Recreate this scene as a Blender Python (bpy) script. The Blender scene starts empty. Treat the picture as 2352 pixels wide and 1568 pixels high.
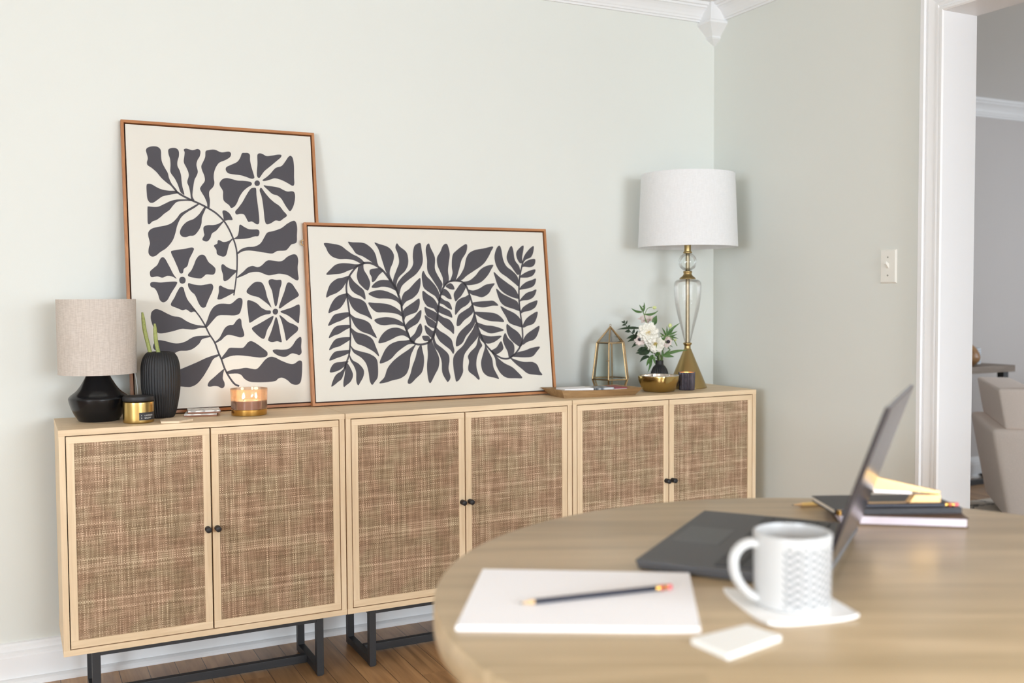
import bpy, bmesh, math, random
from math import sin, cos, pi, radians
from mathutils import Vector, Matrix, geometry, noise

random.seed(11)
scene = bpy.context.scene
COL = scene.collection

# ---------------------------------------------------------------- camera
cam_data = bpy.data.cameras.new('camera')
cam = bpy.data.objects.new('camera', cam_data)
COL.objects.link(cam)
cam_data.sensor_width = 36.0
cam_data.lens = 36.0 * 2292.87 / 2352.0
cam_data.clip_start = 0.05
cam_data.dof.use_dof = True
cam_data.dof.focus_distance = 3.05
cam_data.dof.aperture_fstop = 2.7
CR, CU, CF = (0.894815, -0.446400, -0.005830), (0.024854, 0.036772, 0.999015), (0.445746, 0.894078, -0.043999)
cam.matrix_world = Matrix(((CR[0], CU[0], -CF[0], -0.09848), (CR[1], CU[1], -CF[1], -2.95388),
                           (CR[2], CU[2], -CF[2], 1.15788), (0, 0, 0, 1)))
scene.camera = cam

# ---------------------------------------------------------------- world, daylight, exposure
world = bpy.data.worlds.new('world')
scene.world = world
world.use_nodes = True
wbg = world.node_tree.nodes['Background']
wbg.inputs[0].default_value = (0.82, 0.91, 1.0, 1)
wbg.inputs[1].default_value = 0.8
scene.view_settings.view_transform = 'Standard'
scene.view_settings.look = 'None'
scene.view_settings.gamma = 1.0
scene.view_settings.use_curve_mapping = False
scene.view_settings.exposure = 0.12
scene.cycles.use_denoising = True
scene.cycles.max_bounces = 12
scene.cycles.diffuse_bounces = 8
scene.cycles.transparent_max_bounces = 24
scene.cycles.caustics_reflective = False
scene.cycles.caustics_refractive = False
scene.cycles.sample_clamp_indirect = 6.0


def window_light(name, loc, rot, sx, sy, watts, color):
    ld = bpy.data.lights.new(name, 'AREA')
    ld.shape = 'RECTANGLE'
    ld.size, ld.size_y, ld.energy, ld.color = sx, sy, watts, color
    lo = bpy.data.objects.new(name, ld)
    COL.objects.link(lo)
    lo.location, lo.rotation_euler = loc, rot
    return lo


YB, XR, ZC = 0.396, 2.510, 2.345          # back wall, right wall, ceiling
XL, YF = -3.9, -6.8                        # left wall, front wall
# daylight through the windows of the room behind and beside the camera
window_light('daylight_right', (XR + 0.22, -4.25, 1.5), (0, radians(90), 0), 1.35, 1.7, 60, (0.83, 0.91, 1.0))
window_light('daylight_front', (1.45, YF - 0.2, 1.5), (radians(90), 0, 0), 1.95, 1.3, 200, (0.835, 0.912, 1.0))
window_light('daylight_left', (XL - 0.2, -4.8, 1.5), (0, radians(-90), 0), 1.3, 2.4, 265, (0.83, 0.91, 1.0))
window_light('daylight_far_room', (7.5, -1.2, 1.4), (0, radians(90), 0), 1.4, 1.8, 70, (0.83, 0.91, 1.0))


# ---------------------------------------------------------------- materials
def _mat(name):
    m = bpy.data.materials.new(name)
    m.use_nodes = True
    nt = m.node_tree
    return m, nt, nt.nodes['Principled BSDF']


def L(*c):
    """sRGB 0-255 -> linear"""
    out = []
    for v in c:
        v /= 255.0
        out.append(v / 12.92 if v <= 0.04045 else ((v + 0.055) / 1.055) ** 2.4)
    return tuple(out) + (1.0,)


def plain(name, col, rough=0.5, metal=0.0, bump=0.0, bscale=200.0, var=0.0, spec=0.5, coat=0.0):
    m, nt, b = _mat(name)
    b.inputs['Base Color'].default_value = col
    b.inputs['Roughness'].default_value = rough
    b.inputs['Metallic'].default_value = metal
    b.inputs['Specular IOR Level'].default_value = spec
    b.inputs['Coat Weight'].default_value = coat
    b.inputs['Coat Roughness'].default_value = 0.1
    if bump or var:
        tc = nt.nodes.new('ShaderNodeTexCoord')
        n = nt.nodes.new('ShaderNodeTexNoise')
        n.inputs['Scale'].default_value = bscale
        n.inputs['Detail'].default_value = 4
        nt.links.new(tc.outputs['Object'], n.inputs['Vector'])
        if bump:
            bp = nt.nodes.new('ShaderNodeBump')
            bp.inputs['Strength'].default_value = bump
            bp.inputs['Distance'].default_value = 0.002
            nt.links.new(n.outputs['Fac'], bp.inputs['Height'])
            nt.links.new(bp.outputs['Normal'], b.inputs['Normal'])
        if var:
            r = nt.nodes.new('ShaderNodeValToRGB')
            r.color_ramp.elements[0].position = 0.3
            r.color_ramp.elements[1].position = 0.7
            r.color_ramp.elements[0].color = tuple(max(0, c * (1 - var)) for c in col[:3]) + (1,)
            r.color_ramp.elements[1].color = tuple(min(1, c * (1 + var)) for c in col[:3]) + (1,)
            nt.links.new(n.outputs['Fac'], r.inputs['Fac'])
            nt.links.new(r.outputs['Color'], b.inputs['Base Color'])
    return m


def N(nt, typ, **kw):
    n = nt.nodes.new(typ)
    for k, v in kw.items():
        setattr(n, k, v)
    return n


def math_node(nt, op, a, b=None):
    n = N(nt, 'ShaderNodeMath', operation=op)
    for i, v in enumerate((a, b)):
        if v is None:
            continue
        if isinstance(v, (int, float)):
            n.inputs[i].default_value = v
        else:
            nt.links.new(v, n.inputs[i])
    return n.outputs[0]


def wood(name, dark, light, axis, scale=1.0, rough=0.5, contrast=1.0, plank=None, pvar=0.34, seam=0.025, rings=0.0, bump=0.08, coat=0.0, spec=0.4):
    """grain stretched along axis 'x' 'y' or 'z'; plank = (width axis index, width, length) gives boards"""
    m, nt, b = _mat(name)
    tc = N(nt, 'ShaderNodeTexCoord')
    mp = N(nt, 'ShaderNodeMapping')
    s = [38 * scale] * 3
    s['xyz'.index(axis)] = 2.2 * scale
    mp.inputs['Scale'].default_value = s
    vec = tc.outputs['Object']
    if plank:
        sep = N(nt, 'ShaderNodeSeparateXYZ')
        nt.links.new(vec, sep.inputs[0])
        ai, w, ln = plank
        li = 'xyz'.index(axis)
        row = math_node(nt, 'FLOOR', math_node(nt, 'DIVIDE', sep.outputs[ai], w))
        wn = N(nt, 'ShaderNodeTexWhiteNoise', noise_dimensions='1D')
        nt.links.new(row, wn.inputs['W'])
        sh = math_node(nt, 'ADD', math_node(nt, 'DIVIDE', sep.outputs[li], ln), wn.outputs['Value'])
        colm = math_node(nt, 'FLOOR', sh)
        wn2 = N(nt, 'ShaderNodeTexWhiteNoise', noise_dimensions='2D')
        cmb = N(nt, 'ShaderNodeCombineXYZ')
        nt.links.new(row, cmb.inputs[0]); nt.links.new(colm, cmb.inputs[1])
        nt.links.new(cmb.outputs[0], wn2.inputs['Vector'])
        add = N(nt, 'ShaderNodeVectorMath', operation='ADD')
        sc = N(nt, 'ShaderNodeVectorMath', operation='SCALE')
        nt.links.new(wn2.outputs['Color'], sc.inputs[0]); sc.inputs['Scale'].default_value = 7.0
        nt.links.new(vec, add.inputs[0]); nt.links.new(sc.outputs[0], add.inputs[1])
        vec = add.outputs[0]
    nt.links.new(vec, mp.inputs['Vector'])
    n1 = N(nt, 'ShaderNodeTexNoise')
    n1.inputs['Scale'].default_value = 1.0
    n1.inputs['Detail'].default_value = 6
    n1.inputs['Roughness'].default_value = 0.62
    n1.inputs['Distortion'].default_value = 0.6
    nt.links.new(mp.outputs[0], n1.inputs['Vector'])
    fac = n1.outputs['Fac']
    if rings:
        mp2 = N(nt, 'ShaderNodeMapping')
        s2 = [5.0 * scale] * 3
        s2['xyz'.index(axis)] = 0.9 * scale
        mp2.inputs['Scale'].default_value = s2
        nt.links.new(vec, mp2.inputs['Vector'])
        n2 = N(nt, 'ShaderNodeTexNoise')
        n2.inputs['Scale'].default_value = 1.0
        n2.inputs['Detail'].default_value = 2
        nt.links.new(mp2.outputs[0], n2.inputs['Vector'])
        rg = math_node(nt, 'SINE', math_node(nt, 'MULTIPLY', n2.outputs['Fac'], 60.0))
        fac = math_node(nt, 'ADD', fac, math_node(nt, 'MULTIPLY', rg, 0.09 * rings))
        fac = math_node(nt, 'ADD', fac, math_node(nt, 'MULTIPLY', math_node(nt, 'SUBTRACT', n2.outputs['Fac'], 0.5), 0.55 * rings))
    r = N(nt, 'ShaderNodeValToRGB')
    r.color_ramp.elements[0].position = 0.5 - 0.22 / contrast
    r.color_ramp.elements[1].position = 0.5 + 0.22 / contrast
    r.color_ramp.elements[0].color = dark
    r.color_ramp.elements[1].color = light
    nt.links.new(fac, r.inputs['Fac'])
    col = r.outputs['Color']
    if plank:
        hsv = N(nt, 'ShaderNodeHueSaturation')
        nt.links.new(math_node(nt, 'ADD', math_node(nt, 'MULTIPLY', wn2.outputs['Value'], pvar), 1.0 - pvar / 2), hsv.inputs['Value'])
        nt.links.new(col, hsv.inputs['Color'])
        fr = math_node(nt, 'FRACT', math_node(nt, 'DIVIDE', sep.outputs[ai], w))
        gap = math_node(nt, 'LESS_THAN', fr, seam)
        mx = N(nt, 'ShaderNodeMixRGB')
        nt.links.new(gap, mx.inputs['Fac'])
        nt.links.new(hsv.outputs['Color'], mx.inputs['Color1'])
        mx.inputs['Color2'].default_value = tuple(c * 0.3 for c in dark[:3]) + (1,)
        col = mx.outputs['Color']
    nt.links.new(col, b.inputs['Base Color'])
    b.inputs['Roughness'].default_value = rough
    b.inputs['Specular IOR Level'].default_value = spec
    b.inputs['Coat Weight'].default_value = coat
    b.inputs['Coat Roughness'].default_value = 0.25
    if bump:
        bp = N(nt, 'ShaderNodeBump')
        bp.inputs['Strength'].default_value = bump
        bp.inputs['Distance'].default_value = 0.001
        nt.links.new(fac, bp.inputs['Height'])
        nt.links.new(bp.outputs['Normal'], b.inputs['Normal'])
    return m


def rattan(name):
    """plain weave of fine cane strands in the x-z plane, each strand with a tone of its own"""
    m, nt, b = _mat(name)
    tc = N(nt, 'ShaderNodeTexCoord')
    oi = N(nt, 'ShaderNodeObjectInfo')
    sep = N(nt, 'ShaderNodeSeparateXYZ')
    nt.links.new(tc.outputs['Object'], sep.inputs[0])
    C = 0.0034
    U = math_node(nt, 'DIVIDE', sep.outputs[0], C)
    V = math_node(nt, 'DIVIDE', sep.outputs[2], C * 0.92)
    iu, iv = math_node(nt, 'FLOOR', U), math_node(nt, 'FLOOR', V)
    fu, fv = math_node(nt, 'FRACT', U), math_node(nt, 'FRACT', V)
    par = math_node(nt, 'MODULO', math_node(nt, 'ABSOLUTE', math_node(nt, 'ADD', iu, iv)), 2.0)

    def tone(idx, along, seed):
        wn = N(nt, 'ShaderNodeTexWhiteNoise', noise_dimensions='2D')
        c = N(nt, 'ShaderNodeCombineXYZ')
        nt.links.new(idx, c.inputs[0])
        c.inputs[1].default_value = seed
        nt.links.new(c.outputs[0], wn.inputs['Vector'])
        ns = N(nt, 'ShaderNodeTexNoise')
        ns.inputs['Scale'].default_value = 1.0
        c2 = N(nt, 'ShaderNodeCombineXYZ')
        nt.links.new(math_node(nt, 'MULTIPLY', along, 0.045), c2.inputs[0])
        nt.links.new(math_node(nt, 'MULTIPLY', idx, 0.45), c2.inputs[1])
        c2.inputs[2].default_value = seed * 3.7
        nt.links.new(c2.outputs[0], ns.inputs['Vector'])
        big = math_node(nt, 'MULTIPLY', math_node(nt, 'POWER', wn.outputs['Value'], 4.0), 0.36)
        return math_node(nt, 'ADD', big, math_node(nt, 'MULTIPLY', ns.outputs['Fac'], 0.85))
    tw = tone(iv, U, 1.0)       # weft strands run along x
    tp = tone(iu, V, 9.0)       # warp strands run along z
    # how proud each strand stands: rounded across, arched along
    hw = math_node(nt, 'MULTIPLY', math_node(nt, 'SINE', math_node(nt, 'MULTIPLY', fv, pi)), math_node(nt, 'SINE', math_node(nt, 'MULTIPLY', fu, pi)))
    mixt = N(nt, 'ShaderNodeMixRGB')
    nt.links.new(par, mixt.inputs['Fac'])
    nt.links.new(tw, mixt.inputs['Color1'])
    nt.links.new(tp, mixt.inputs['Color2'])
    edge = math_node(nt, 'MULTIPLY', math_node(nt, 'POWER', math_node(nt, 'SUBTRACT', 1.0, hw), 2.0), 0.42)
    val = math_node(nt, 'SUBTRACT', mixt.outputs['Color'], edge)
    r = N(nt, 'ShaderNodeValToRGB')
    e = r.color_ramp.elements
    e[0].position, e[0].color = 0.04, L(104, 82, 60)
    e[1].position, e[1].color = 0.78, L(226, 206, 178)
    k = e.new(0.38); k.color = L(168, 141, 115)
    nt.links.new(val, r.inputs['Fac'])
    # broad patches of pinker and greyer cane
    pn = N(nt, 'ShaderNodeTexNoise')
    pn.inputs['Scale'].default_value = 14.0
    nt.links.new(tc.outputs['Object'], pn.inputs['Vector'])
    pr = N(nt, 'ShaderNodeValToRGB')
    pr.color_ramp.elements[0].position, pr.color_ramp.elements[0].color = 0.4, (1.04, 0.985, 0.97, 1)
    pr.color_ramp.elements[1].position, pr.color_ramp.elements[1].color = 0.62, (0.96, 1.0, 0.95, 1)
    nt.links.new(pn.outputs['Fac'], pr.inputs['Fac'])
    mu = N(nt, 'ShaderNodeMixRGB', blend_type='MULTIPLY')
    mu.inputs['Fac'].default_value = 1.0
    nt.links.new(r.outputs['Color'], mu.inputs['Color1'])
    nt.links.new(pr.outputs['Color'], mu.inputs['Color2'])
    nt.links.new(mu.outputs['Color'], b.inputs['Base Color'])
    b.inputs['Roughness'].default_value = 0.6
    b.inputs['Specular IOR Level'].default_value = 0.25
    bp = N(nt, 'ShaderNodeBump')
    bp.inputs['Strength'].default_value = 0.35
    bp.inputs['Distance'].default_value = 0.0008
    nt.links.new(hw, bp.inputs['Height'])
    nt.links.new(bp.outputs['Normal'], b.inputs['Normal'])
    return m


def linen(name, c0, c1, translucent=0.3, scale=1.0):
    m, nt, b = _mat(name)
    tc = N(nt, 'ShaderNodeTexCoord')
    outs = []
    for sc in ((220, 220, 1400), (1400, 1400, 60)):
        mp = N(nt, 'ShaderNodeMapping')
        mp.inputs['Scale'].default_value = [v * scale for v in sc]
        nt.links.new(tc.outputs['Object'], mp.inputs['Vector'])
        n = N(nt, 'ShaderNodeTexNoise')
        n.inputs['Scale'].default_value = 0.35
        n.inputs['Detail'].default_value = 3
        nt.links.new(mp.outputs[0], n.inputs['Vector'])
        outs.append(n.outputs['Fac'])
    f = math_node(nt, 'MULTIPLY', math_node(nt, 'ADD', outs[0], outs[1]), 0.5)
    r = N(nt, 'ShaderNodeValToRGB')
    r.color_ramp.elements[0].position, r.color_ramp.elements[0].color = 0.38, c0
    r.color_ramp.elements[1].position, r.color_ramp.elements[1].color = 0.62, c1
    nt.links.new(f, r.inputs['Fac'])
    nt.links.new(r.outputs['Color'], b.inputs['Base Color'])
    b.inputs['Roughness'].default_value = 0.85
    b.inputs['Specular IOR Level'].default_value = 0.1
    tr = N(nt, 'ShaderNodeBsdfTranslucent')
    nt.links.new(r.outputs['Color'], tr.inputs['Color'])
    mx = N(nt, 'ShaderNodeMixShader')
    mx.inputs[0].default_value = translucent
    nt.links.new(b.outputs[0], mx.inputs[1])
    nt.links.new(tr.outputs[0], mx.inputs[2])
    nt.links.new(mx.outputs[0], nt.nodes['Material Output'].inputs['Surface'])
    return m


def thin_glass(name, tint=(1, 1, 1, 1), gloss=0.02, seeds=False, translucent=0.0, tcol=(1, 1, 1, 1), body=0.04):
    """clear glass wall: lets light straight through, mirrors by the viewing angle"""
    m, nt, b = _mat(name)
    nt.nodes.remove(b)
    tp = N(nt, 'ShaderNodeBsdfTransparent')
    tp.inputs['Color'].default_value = tint
    gl = N(nt, 'ShaderNodeBsdfGlossy')
    gl.inputs['Roughness'].default_value = gloss
    gl.inputs['Color'].default_value = (1, 1, 1, 1)
    fr = N(nt, 'ShaderNodeFresnel')
    fr.inputs['IOR'].default_value = 1.45
    fac = math_node(nt, 'ADD', math_node(nt, 'MULTIPLY', fr.outputs[0], 0.8), body * 0.3)
    if seeds:
        tc = N(nt, 'ShaderNodeTexCoord')
        vo = N(nt, 'ShaderNodeTexVoronoi')
        vo.inputs['Scale'].default_value = 260.0
        nt.links.new(tc.outputs['Object'], vo.inputs['Vector'])
        bp = N(nt, 'ShaderNodeBump')
        bp.inputs['Strength'].default_value = 0.5
        bp.inputs['Distance'].default_value = 0.001
        nt.links.new(vo.outputs['Distance'], bp.inputs['Height'])
        nt.links.new(bp.outputs['Normal'], gl.inputs['Normal'])
    first = tp.outputs[0]
    if translucent:
        tl = N(nt, 'ShaderNodeBsdfTranslucent')
        tl.inputs['Color'].default_value = tcol
        m0 = N(nt, 'ShaderNodeMixShader')
        m0.inputs[0].default_value = translucent
        nt.links.new(first, m0.inputs[1])
        nt.links.new(tl.outputs[0], m0.inputs[2])
        first = m0.outputs[0]
    mx = N(nt, 'ShaderNodeMixShader')
    nt.links.new(fac, mx.inputs[0])
    nt.links.new(first, mx.inputs[1])
    nt.links.new(gl.outputs[0], mx.inputs[2])
    nt.links.new(mx.outputs[0], nt.nodes['Material Output'].inputs['Surface'])
    return m


def emitter(name, col, strength):
    m, nt, b = _mat(name)
    b.inputs['Base Color'].default_value = col
    b.inputs['Emission Color'].default_value = col
    b.inputs['Emission Strength'].default_value = strength
    return m


def hatch_glaze(name):
    """white glaze with rows of slanted grey strokes pressed into it, plain beside the handle (local -x)"""
    m, nt, b = _mat(name)
    tc = N(nt, 'ShaderNodeTexCoord')
    sep = N(nt, 'ShaderNodeSeparateXYZ')
    nt.links.new(tc.outputs['Object'], sep.inputs[0])
    ang = math_node(nt, 'ARCTAN2', sep.outputs[1], sep.outputs[0])
    u = math_node(nt, 'MULTIPLY', ang, 15 / pi)
    v = math_node(nt, 'MULTIPLY', sep.outputs[2], 105.0)
    row = math_node(nt, 'MODULO', math_node(nt, 'FLOOR', math_node(nt, 'ADD', u, 100.0)), 2.0)
    sgn = math_node(nt, 'SUBTRACT', math_node(nt, 'MULTIPLY', row, 2.0), 1.0)
    ph = math_node(nt, 'ADD', math_node(nt, 'MULTIPLY', v, 1.0), math_node(nt, 'MULTIPLY', math_node(nt, 'FRACT', math_node(nt, 'ADD', u, 100.0)), sgn))
    st = math_node(nt, 'SINE', math_node(nt, 'MULTIPLY', ph, 2 * pi))
    band = math_node(nt, 'MULTIPLY', math_node(nt, 'GREATER_THAN', sep.outputs[2], 0.006), math_node(nt, 'LESS_THAN', sep.outputs[2], 0.081))
    free = math_node(nt, 'LESS_THAN', math_node(nt, 'ABSOLUTE', ang), 2.25)
    rad2 = math_node(nt, 'ADD', math_node(nt, 'MULTIPLY', sep.outputs[0], sep.outputs[0]), math_node(nt, 'MULTIPLY', sep.outputs[1], sep.outputs[1]))
    band = math_node(nt, 'MULTIPLY', band, math_node(nt, 'GREATER_THAN', rad2, 0.0462 ** 2))
    fac = math_node(nt, 'MULTIPLY', math_node(nt, 'MULTIPLY', band, free), math_node(nt, 'GREATER_THAN', st, 0.25))
    mx = N(nt, 'ShaderNodeMixRGB')
    nt.links.new(fac, mx.inputs['Fac'])
    mx.inputs['Color1'].default_value = (0.56, 0.56, 0.555, 1)
    mx.inputs['Color2'].default_value = (0.19, 0.195, 0.21, 1)
    nt.links.new(mx.outputs['Color'], b.inputs['Base Color'])
    b.inputs['Roughness'].default_value = 0.28
    bp = N(nt, 'ShaderNodeBump')
    bp.inputs['Strength'].default_value = 0.4
    bp.inputs['Distance'].default_value = 0.001
    bp.invert = True
    nt.links.new(fac, bp.inputs['Height'])
    nt.links.new(bp.outputs['Normal'], b.inputs['Normal'])
    return m


def marble_print(name, c0, c1, scale):
    m, nt, b = _mat(name)
    tc = N(nt, 'ShaderNodeTexCoord')
    w = N(nt, 'ShaderNodeTexVoronoi', feature='DISTANCE_TO_EDGE')
    w.inputs['Scale'].default_value = scale
    nt.links.new(tc.outputs['Object'], w.inputs['Vector'])
    r = N(nt, 'ShaderNodeValToRGB')
    r.color_ramp.elements[0].position, r.color_ramp.elements[0].color = 0.05, c0
    r.color_ramp.elements[1].position, r.color_ramp.elements[1].color = 0.16, c1
    nt.links.new(w.outputs['Distance'], r.inputs['Fac'])
    nt.links.new(r.outputs['Color'], b.inputs['Base Color'])
    b.inputs['Roughness'].default_value = 0.35
    return m


WALL = plain('wall_paint', L(219, 222, 217), 0.75, bump=0.05, bscale=350, spec=0.25)
FARWALL = plain('far_wall_paint', L(200, 196, 194), 0.8, bump=0.05, bscale=350, spec=0.2)
CEILM = plain('ceiling_paint', L(226, 226, 224), 0.85, spec=0.2)
TRIM = plain('white_trim_paint', L(230, 231, 232), 0.38, spec=0.4)
OAK_X = wood('pale_oak_along', L(211, 184, 147), L(237, 216, 184), 'x', 1.4, 0.5, 0.8)
OAK_Z = wood('pale_oak_upright', L(211, 184, 147), L(237, 216, 184), 'z', 1.4, 0.5, 0.8)
DARKGAP = plain('cabinet_inside', L(84, 58, 36), 0.8)
RATTAN = rattan('woven_cane')
BLACKM = plain('black_powder_coat', L(34, 34, 36), 0.45, bump=0.03, bscale=900)
TEAK_X = wood('teak_frame_along', L(150, 96, 58), L(190, 134, 88), 'x', 2.2, 0.45, 0.9)
TEAK_Z = wood('teak_frame_upright', L(150, 96, 58), L(190, 134, 88), 'z', 2.2, 0.45, 0.9)
REBATE = plain('dark_frame_rebate', L(70, 38, 24), 0.7)
CANVAS = plain('cream_canvas', L(217, 214, 205), 0.8, bump=0.06, bscale=1500, spec=0.2)
INK = plain('charcoal_print', L(78, 76, 81), 0.75, bump=0.06, bscale=1500, spec=0.25)
BRASS = plain('aged_brass', L(192, 164, 124), 0.26, 1.0, bump=0.03, bscale=120, var=0.12)
BRASS_SATIN = plain('satin_brass', L(176, 152, 104), 0.34, 1.0)
GOLD = plain('bright_gold', L(214, 178, 104), 0.22, 1.0)
GOLD_HAMMERED = plain('hammered_gold', L(196, 170, 110), 0.2, 1.0, bump=0.5, bscale=60)
SILVER = plain('silver_lining', L(226, 220, 214), 0.16, 1.0, bump=0.4, bscale=60)
GLASS = thin_glass('clear_glass', (0.97, 0.985, 0.975, 1))
SEEDGLASS = thin_glass('seeded_glass', (0.975, 0.975, 0.965, 1), 0.05, seeds=True)
CORDM = plain('white_cable', L(225, 225, 222), 0.5)


# ---------------------------------------------------------------- object helpers
WLOC = {}


def link(o, parent):
    COL.objects.link(o)
    if parent is not None:
        o.parent = parent
    return o


def tag(o, label=None, cat=None, group=None, kind=None):
    if label: o['label'] = label
    if cat: o['category'] = cat
    if group: o['group'] = group
    if kind: o['kind'] = kind
    return o


def thing(name, label, cat, loc, group=None):
    o = bpy.data.objects.new(name, None)
    o.empty_display_size = 0.05
    COL.objects.link(o)
    o.location = loc
    WLOC[o] = Vector(loc)
    return tag(o, label, cat, group)


def obj(name, bm, mat, parent=None, loc=None, smooth=None, recalc=True):
    """link a bmesh built in world coordinates as one mesh object, origin at its parent's (or loc)"""
    if recalc:
        bmesh.ops.recalc_face_normals(bm, faces=bm.faces)
    off = WLOC[parent] if parent is not None else Vector(loc or (0, 0, 0))
    bmesh.ops.translate(bm, verts=bm.verts, vec=-off)
    me = bpy.data.meshes.new(name)
    bm.to_mesh(me)
    bm.free()
    for m in (mat if isinstance(mat, (list, tuple)) else [mat]):
        me.materials.append(m)
    if smooth is not None:
        for f in me.polygons:
            f.use_smooth = True
        if smooth < 179:
            me.set_sharp_from_angle(angle=radians(smooth))
    o = bpy.data.objects.new(name, me)
    WLOC[o] = Vector(off)
    if parent is None:
        o.location = off
    return link(o, parent)


def B():
    return bmesh.new()


def box(bm, lo, hi, bev=0.0, rot=None, mi=0, seg=2):
    """axis box lo..hi, rounded edges; rot = (angle, pivot) about z"""
    t = bmesh.new()
    bmesh.ops.create_cube(t, size=1.0)
    lo, hi = Vector(lo), Vector(hi)
    for v in t.verts:
        v.co = Vector([(lo[i] + hi[i]) / 2 + v.co[i] * (hi[i] - lo[i]) for i in range(3)])
    if bev:
        bmesh.ops.bevel(t, geom=list(t.edges), offset=bev, segments=seg, profile=0.6, affect='EDGES')
    if rot:
        bmesh.ops.rotate(t, verts=t.verts, cent=rot[1], matrix=Matrix.Rotation(rot[0], 3, 'Z'))
    merge(bm, t, mi)


def merge(bm, t, mi=0):
    mp = {}
    for v in t.verts:
        mp[v] = bm.verts.new(v.co)
    for f in t.faces:
        try:
            nf = bm.faces.new([mp[v] for v in f.verts])
            nf.material_index = mi if mi else f.material_index
            nf.smooth = f.smooth
        except ValueError:
            pass
    t.free()


def prism(bm, poly, z0, z1, bev=0.0, mi=0):
    t = bmesh.new()
    a = [t.verts.new((x, y, z0)) for x, y in poly]
    b = [t.verts.new((x, y, z1)) for x, y in poly]
    n = len(poly)
    t.faces.new(a[::-1]); t.faces.new(b)
    for i in range(n):
        t.faces.new((a[i], a[(i + 1) % n], b[(i + 1) % n], b[i]))
    bmesh.ops.recalc_face_normals(t, faces=t.faces)
    if bev:
        bmesh.ops.bevel(t, geom=list(t.edges), offset=bev, segments=2, profile=0.6, affect='EDGES')
    merge(bm, t, mi)


def hexa(bm, q0, q1, mi=0, bev=0.0):
    """solid between two quads of 3-D points"""
    t = bmesh.new()
    a = [t.verts.new(p) for p in q0]
    b = [t.verts.new(p) for p in q1]
    t.faces.new(a[::-1]); t.faces.new(b)
    n = len(a)
    for i in range(n):
        t.faces.new((a[i], a[(i + 1) % n], b[(i + 1) % n], b[i]))
    bmesh.ops.recalc_face_normals(t, faces=t.faces)
    if bev:
        bmesh.ops.bevel(t, geom=list(t.edges), offset=bev, segments=2, profile=0.6, affect='EDGES')
    merge(bm, t, mi)


def lathe(bm, cx, cy, prof, seg=64, rfun=None, cap0=False, cap1=False, mi=None):
    """profile [(r, z)...] spun about a vertical axis; rfun(angle, z, r) -> r"""
    rows = []
    for r, z in prof:
        row = []
        for i in range(seg):
            a = 2 * pi * i / seg
            rr = rfun(a, z, r) if rfun else r
            row.append(bm.verts.new((cx + rr * cos(a), cy + rr * sin(a), z)))
        rows.append(row)
    for k in range(len(rows) - 1):
        for i in range(seg):
            f = bm.faces.new((rows[k][i], rows[k][(i + 1) % seg], rows[k + 1][(i + 1) % seg], rows[k + 1][i]))
            if mi:
                f.material_index = mi[k]
    if cap0: bm.faces.new(rows[0][::-1])
    if cap1: bm.faces.new(rows[-1])
    return rows


def smooth_profile(pts, n=6):
    """Catmull-Rom through (r, z) points"""
    P = [Vector((a, b, 0)) for a, b in pts]
    out = []
    for i in range(len(P) - 1):
        p0, p1, p2, p3 = P[max(i - 1, 0)], P[i], P[i + 1], P[min(i + 2, len(P) - 1)]
        for k in range(n):
            t = k / n
            q = 0.5 * ((2 * p1) + (p2 - p0) * t + (2 * p0 - 5 * p1 + 4 * p2 - p3) * t * t + (3 * p1 - p0 - 3 * p2 + p3) * t ** 3)
            out.append((max(q.x, 0.0), q.y))
    out.append(tuple(pts[-1]))
    return out


def spline3(pts, n=8):
    P = [Vector(p) for p in pts]
    out = []
    for i in range(len(P) - 1):
        p0, p1, p2, p3 = P[max(i - 1, 0)], P[i], P[i + 1], P[min(i + 2, len(P) - 1)]
        for k in range(n):
            t = k / n
            out.append(0.5 * ((2 * p1) + (p2 - p0) * t + (2 * p0 - 5 * p1 + 4 * p2 - p3) * t * t + (3 * p1 - p0 - 3 * p2 + p3) * t ** 3))
    out.append(P[-1])
    return out


def tube(bm, pts, r, seg=10, r1=None, caps=True, shape=None, mi=0):
    """round (or shaped) bar along points; r may taper to r1, or be a list"""
    P = [Vector(p) for p in pts]
    n = len(P)
    up = None
    rows = []
    for i, p in enumerate(P):
        d = (P[min(i + 1, n - 1)] - P[max(i - 1, 0)])
        d.normalize()
        if up is None:
            up = Vector((0, 0, 1)) if abs(d.z) < 0.9 else Vector((0, 1, 0))
        s = d.cross(up); s.normalize()
        up = s.cross(d); up.normalize()
        rr = r[i] if isinstance(r, (list, tuple)) else (r if r1 is None else r + (r1 - r) * i / (n - 1))
        rows.append([bm.verts.new(p + (s * cos(2 * pi * (k + .5) / seg) + up * sin(2 * pi * (k + .5) / seg)) * rr) for k in range(seg)])
    for i in range(n - 1):
        for k in range(seg):
            f = bm.faces.new((rows[i][k], rows[i][(k + 1) % seg], rows[i + 1][(k + 1) % seg], rows[i + 1][k]))
            f.material_index = mi
    if caps:
        f = bm.faces.new(rows[0][::-1]); f.material_index = mi
        f = bm.faces.new(rows[-1]); f.material_index = mi


def ball(bm, c, r, sx=1, sy=1, sz=1, sub=2):
    t = bmesh.new()
    bmesh.ops.create_icosphere(t, subdivisions=sub, radius=r)
    for v in t.verts:
        v.co = Vector((c[0] + v.co.x * sx, c[1] + v.co.y * sy, c[2] + v.co.z * sz))
    merge(bm, t)


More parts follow.
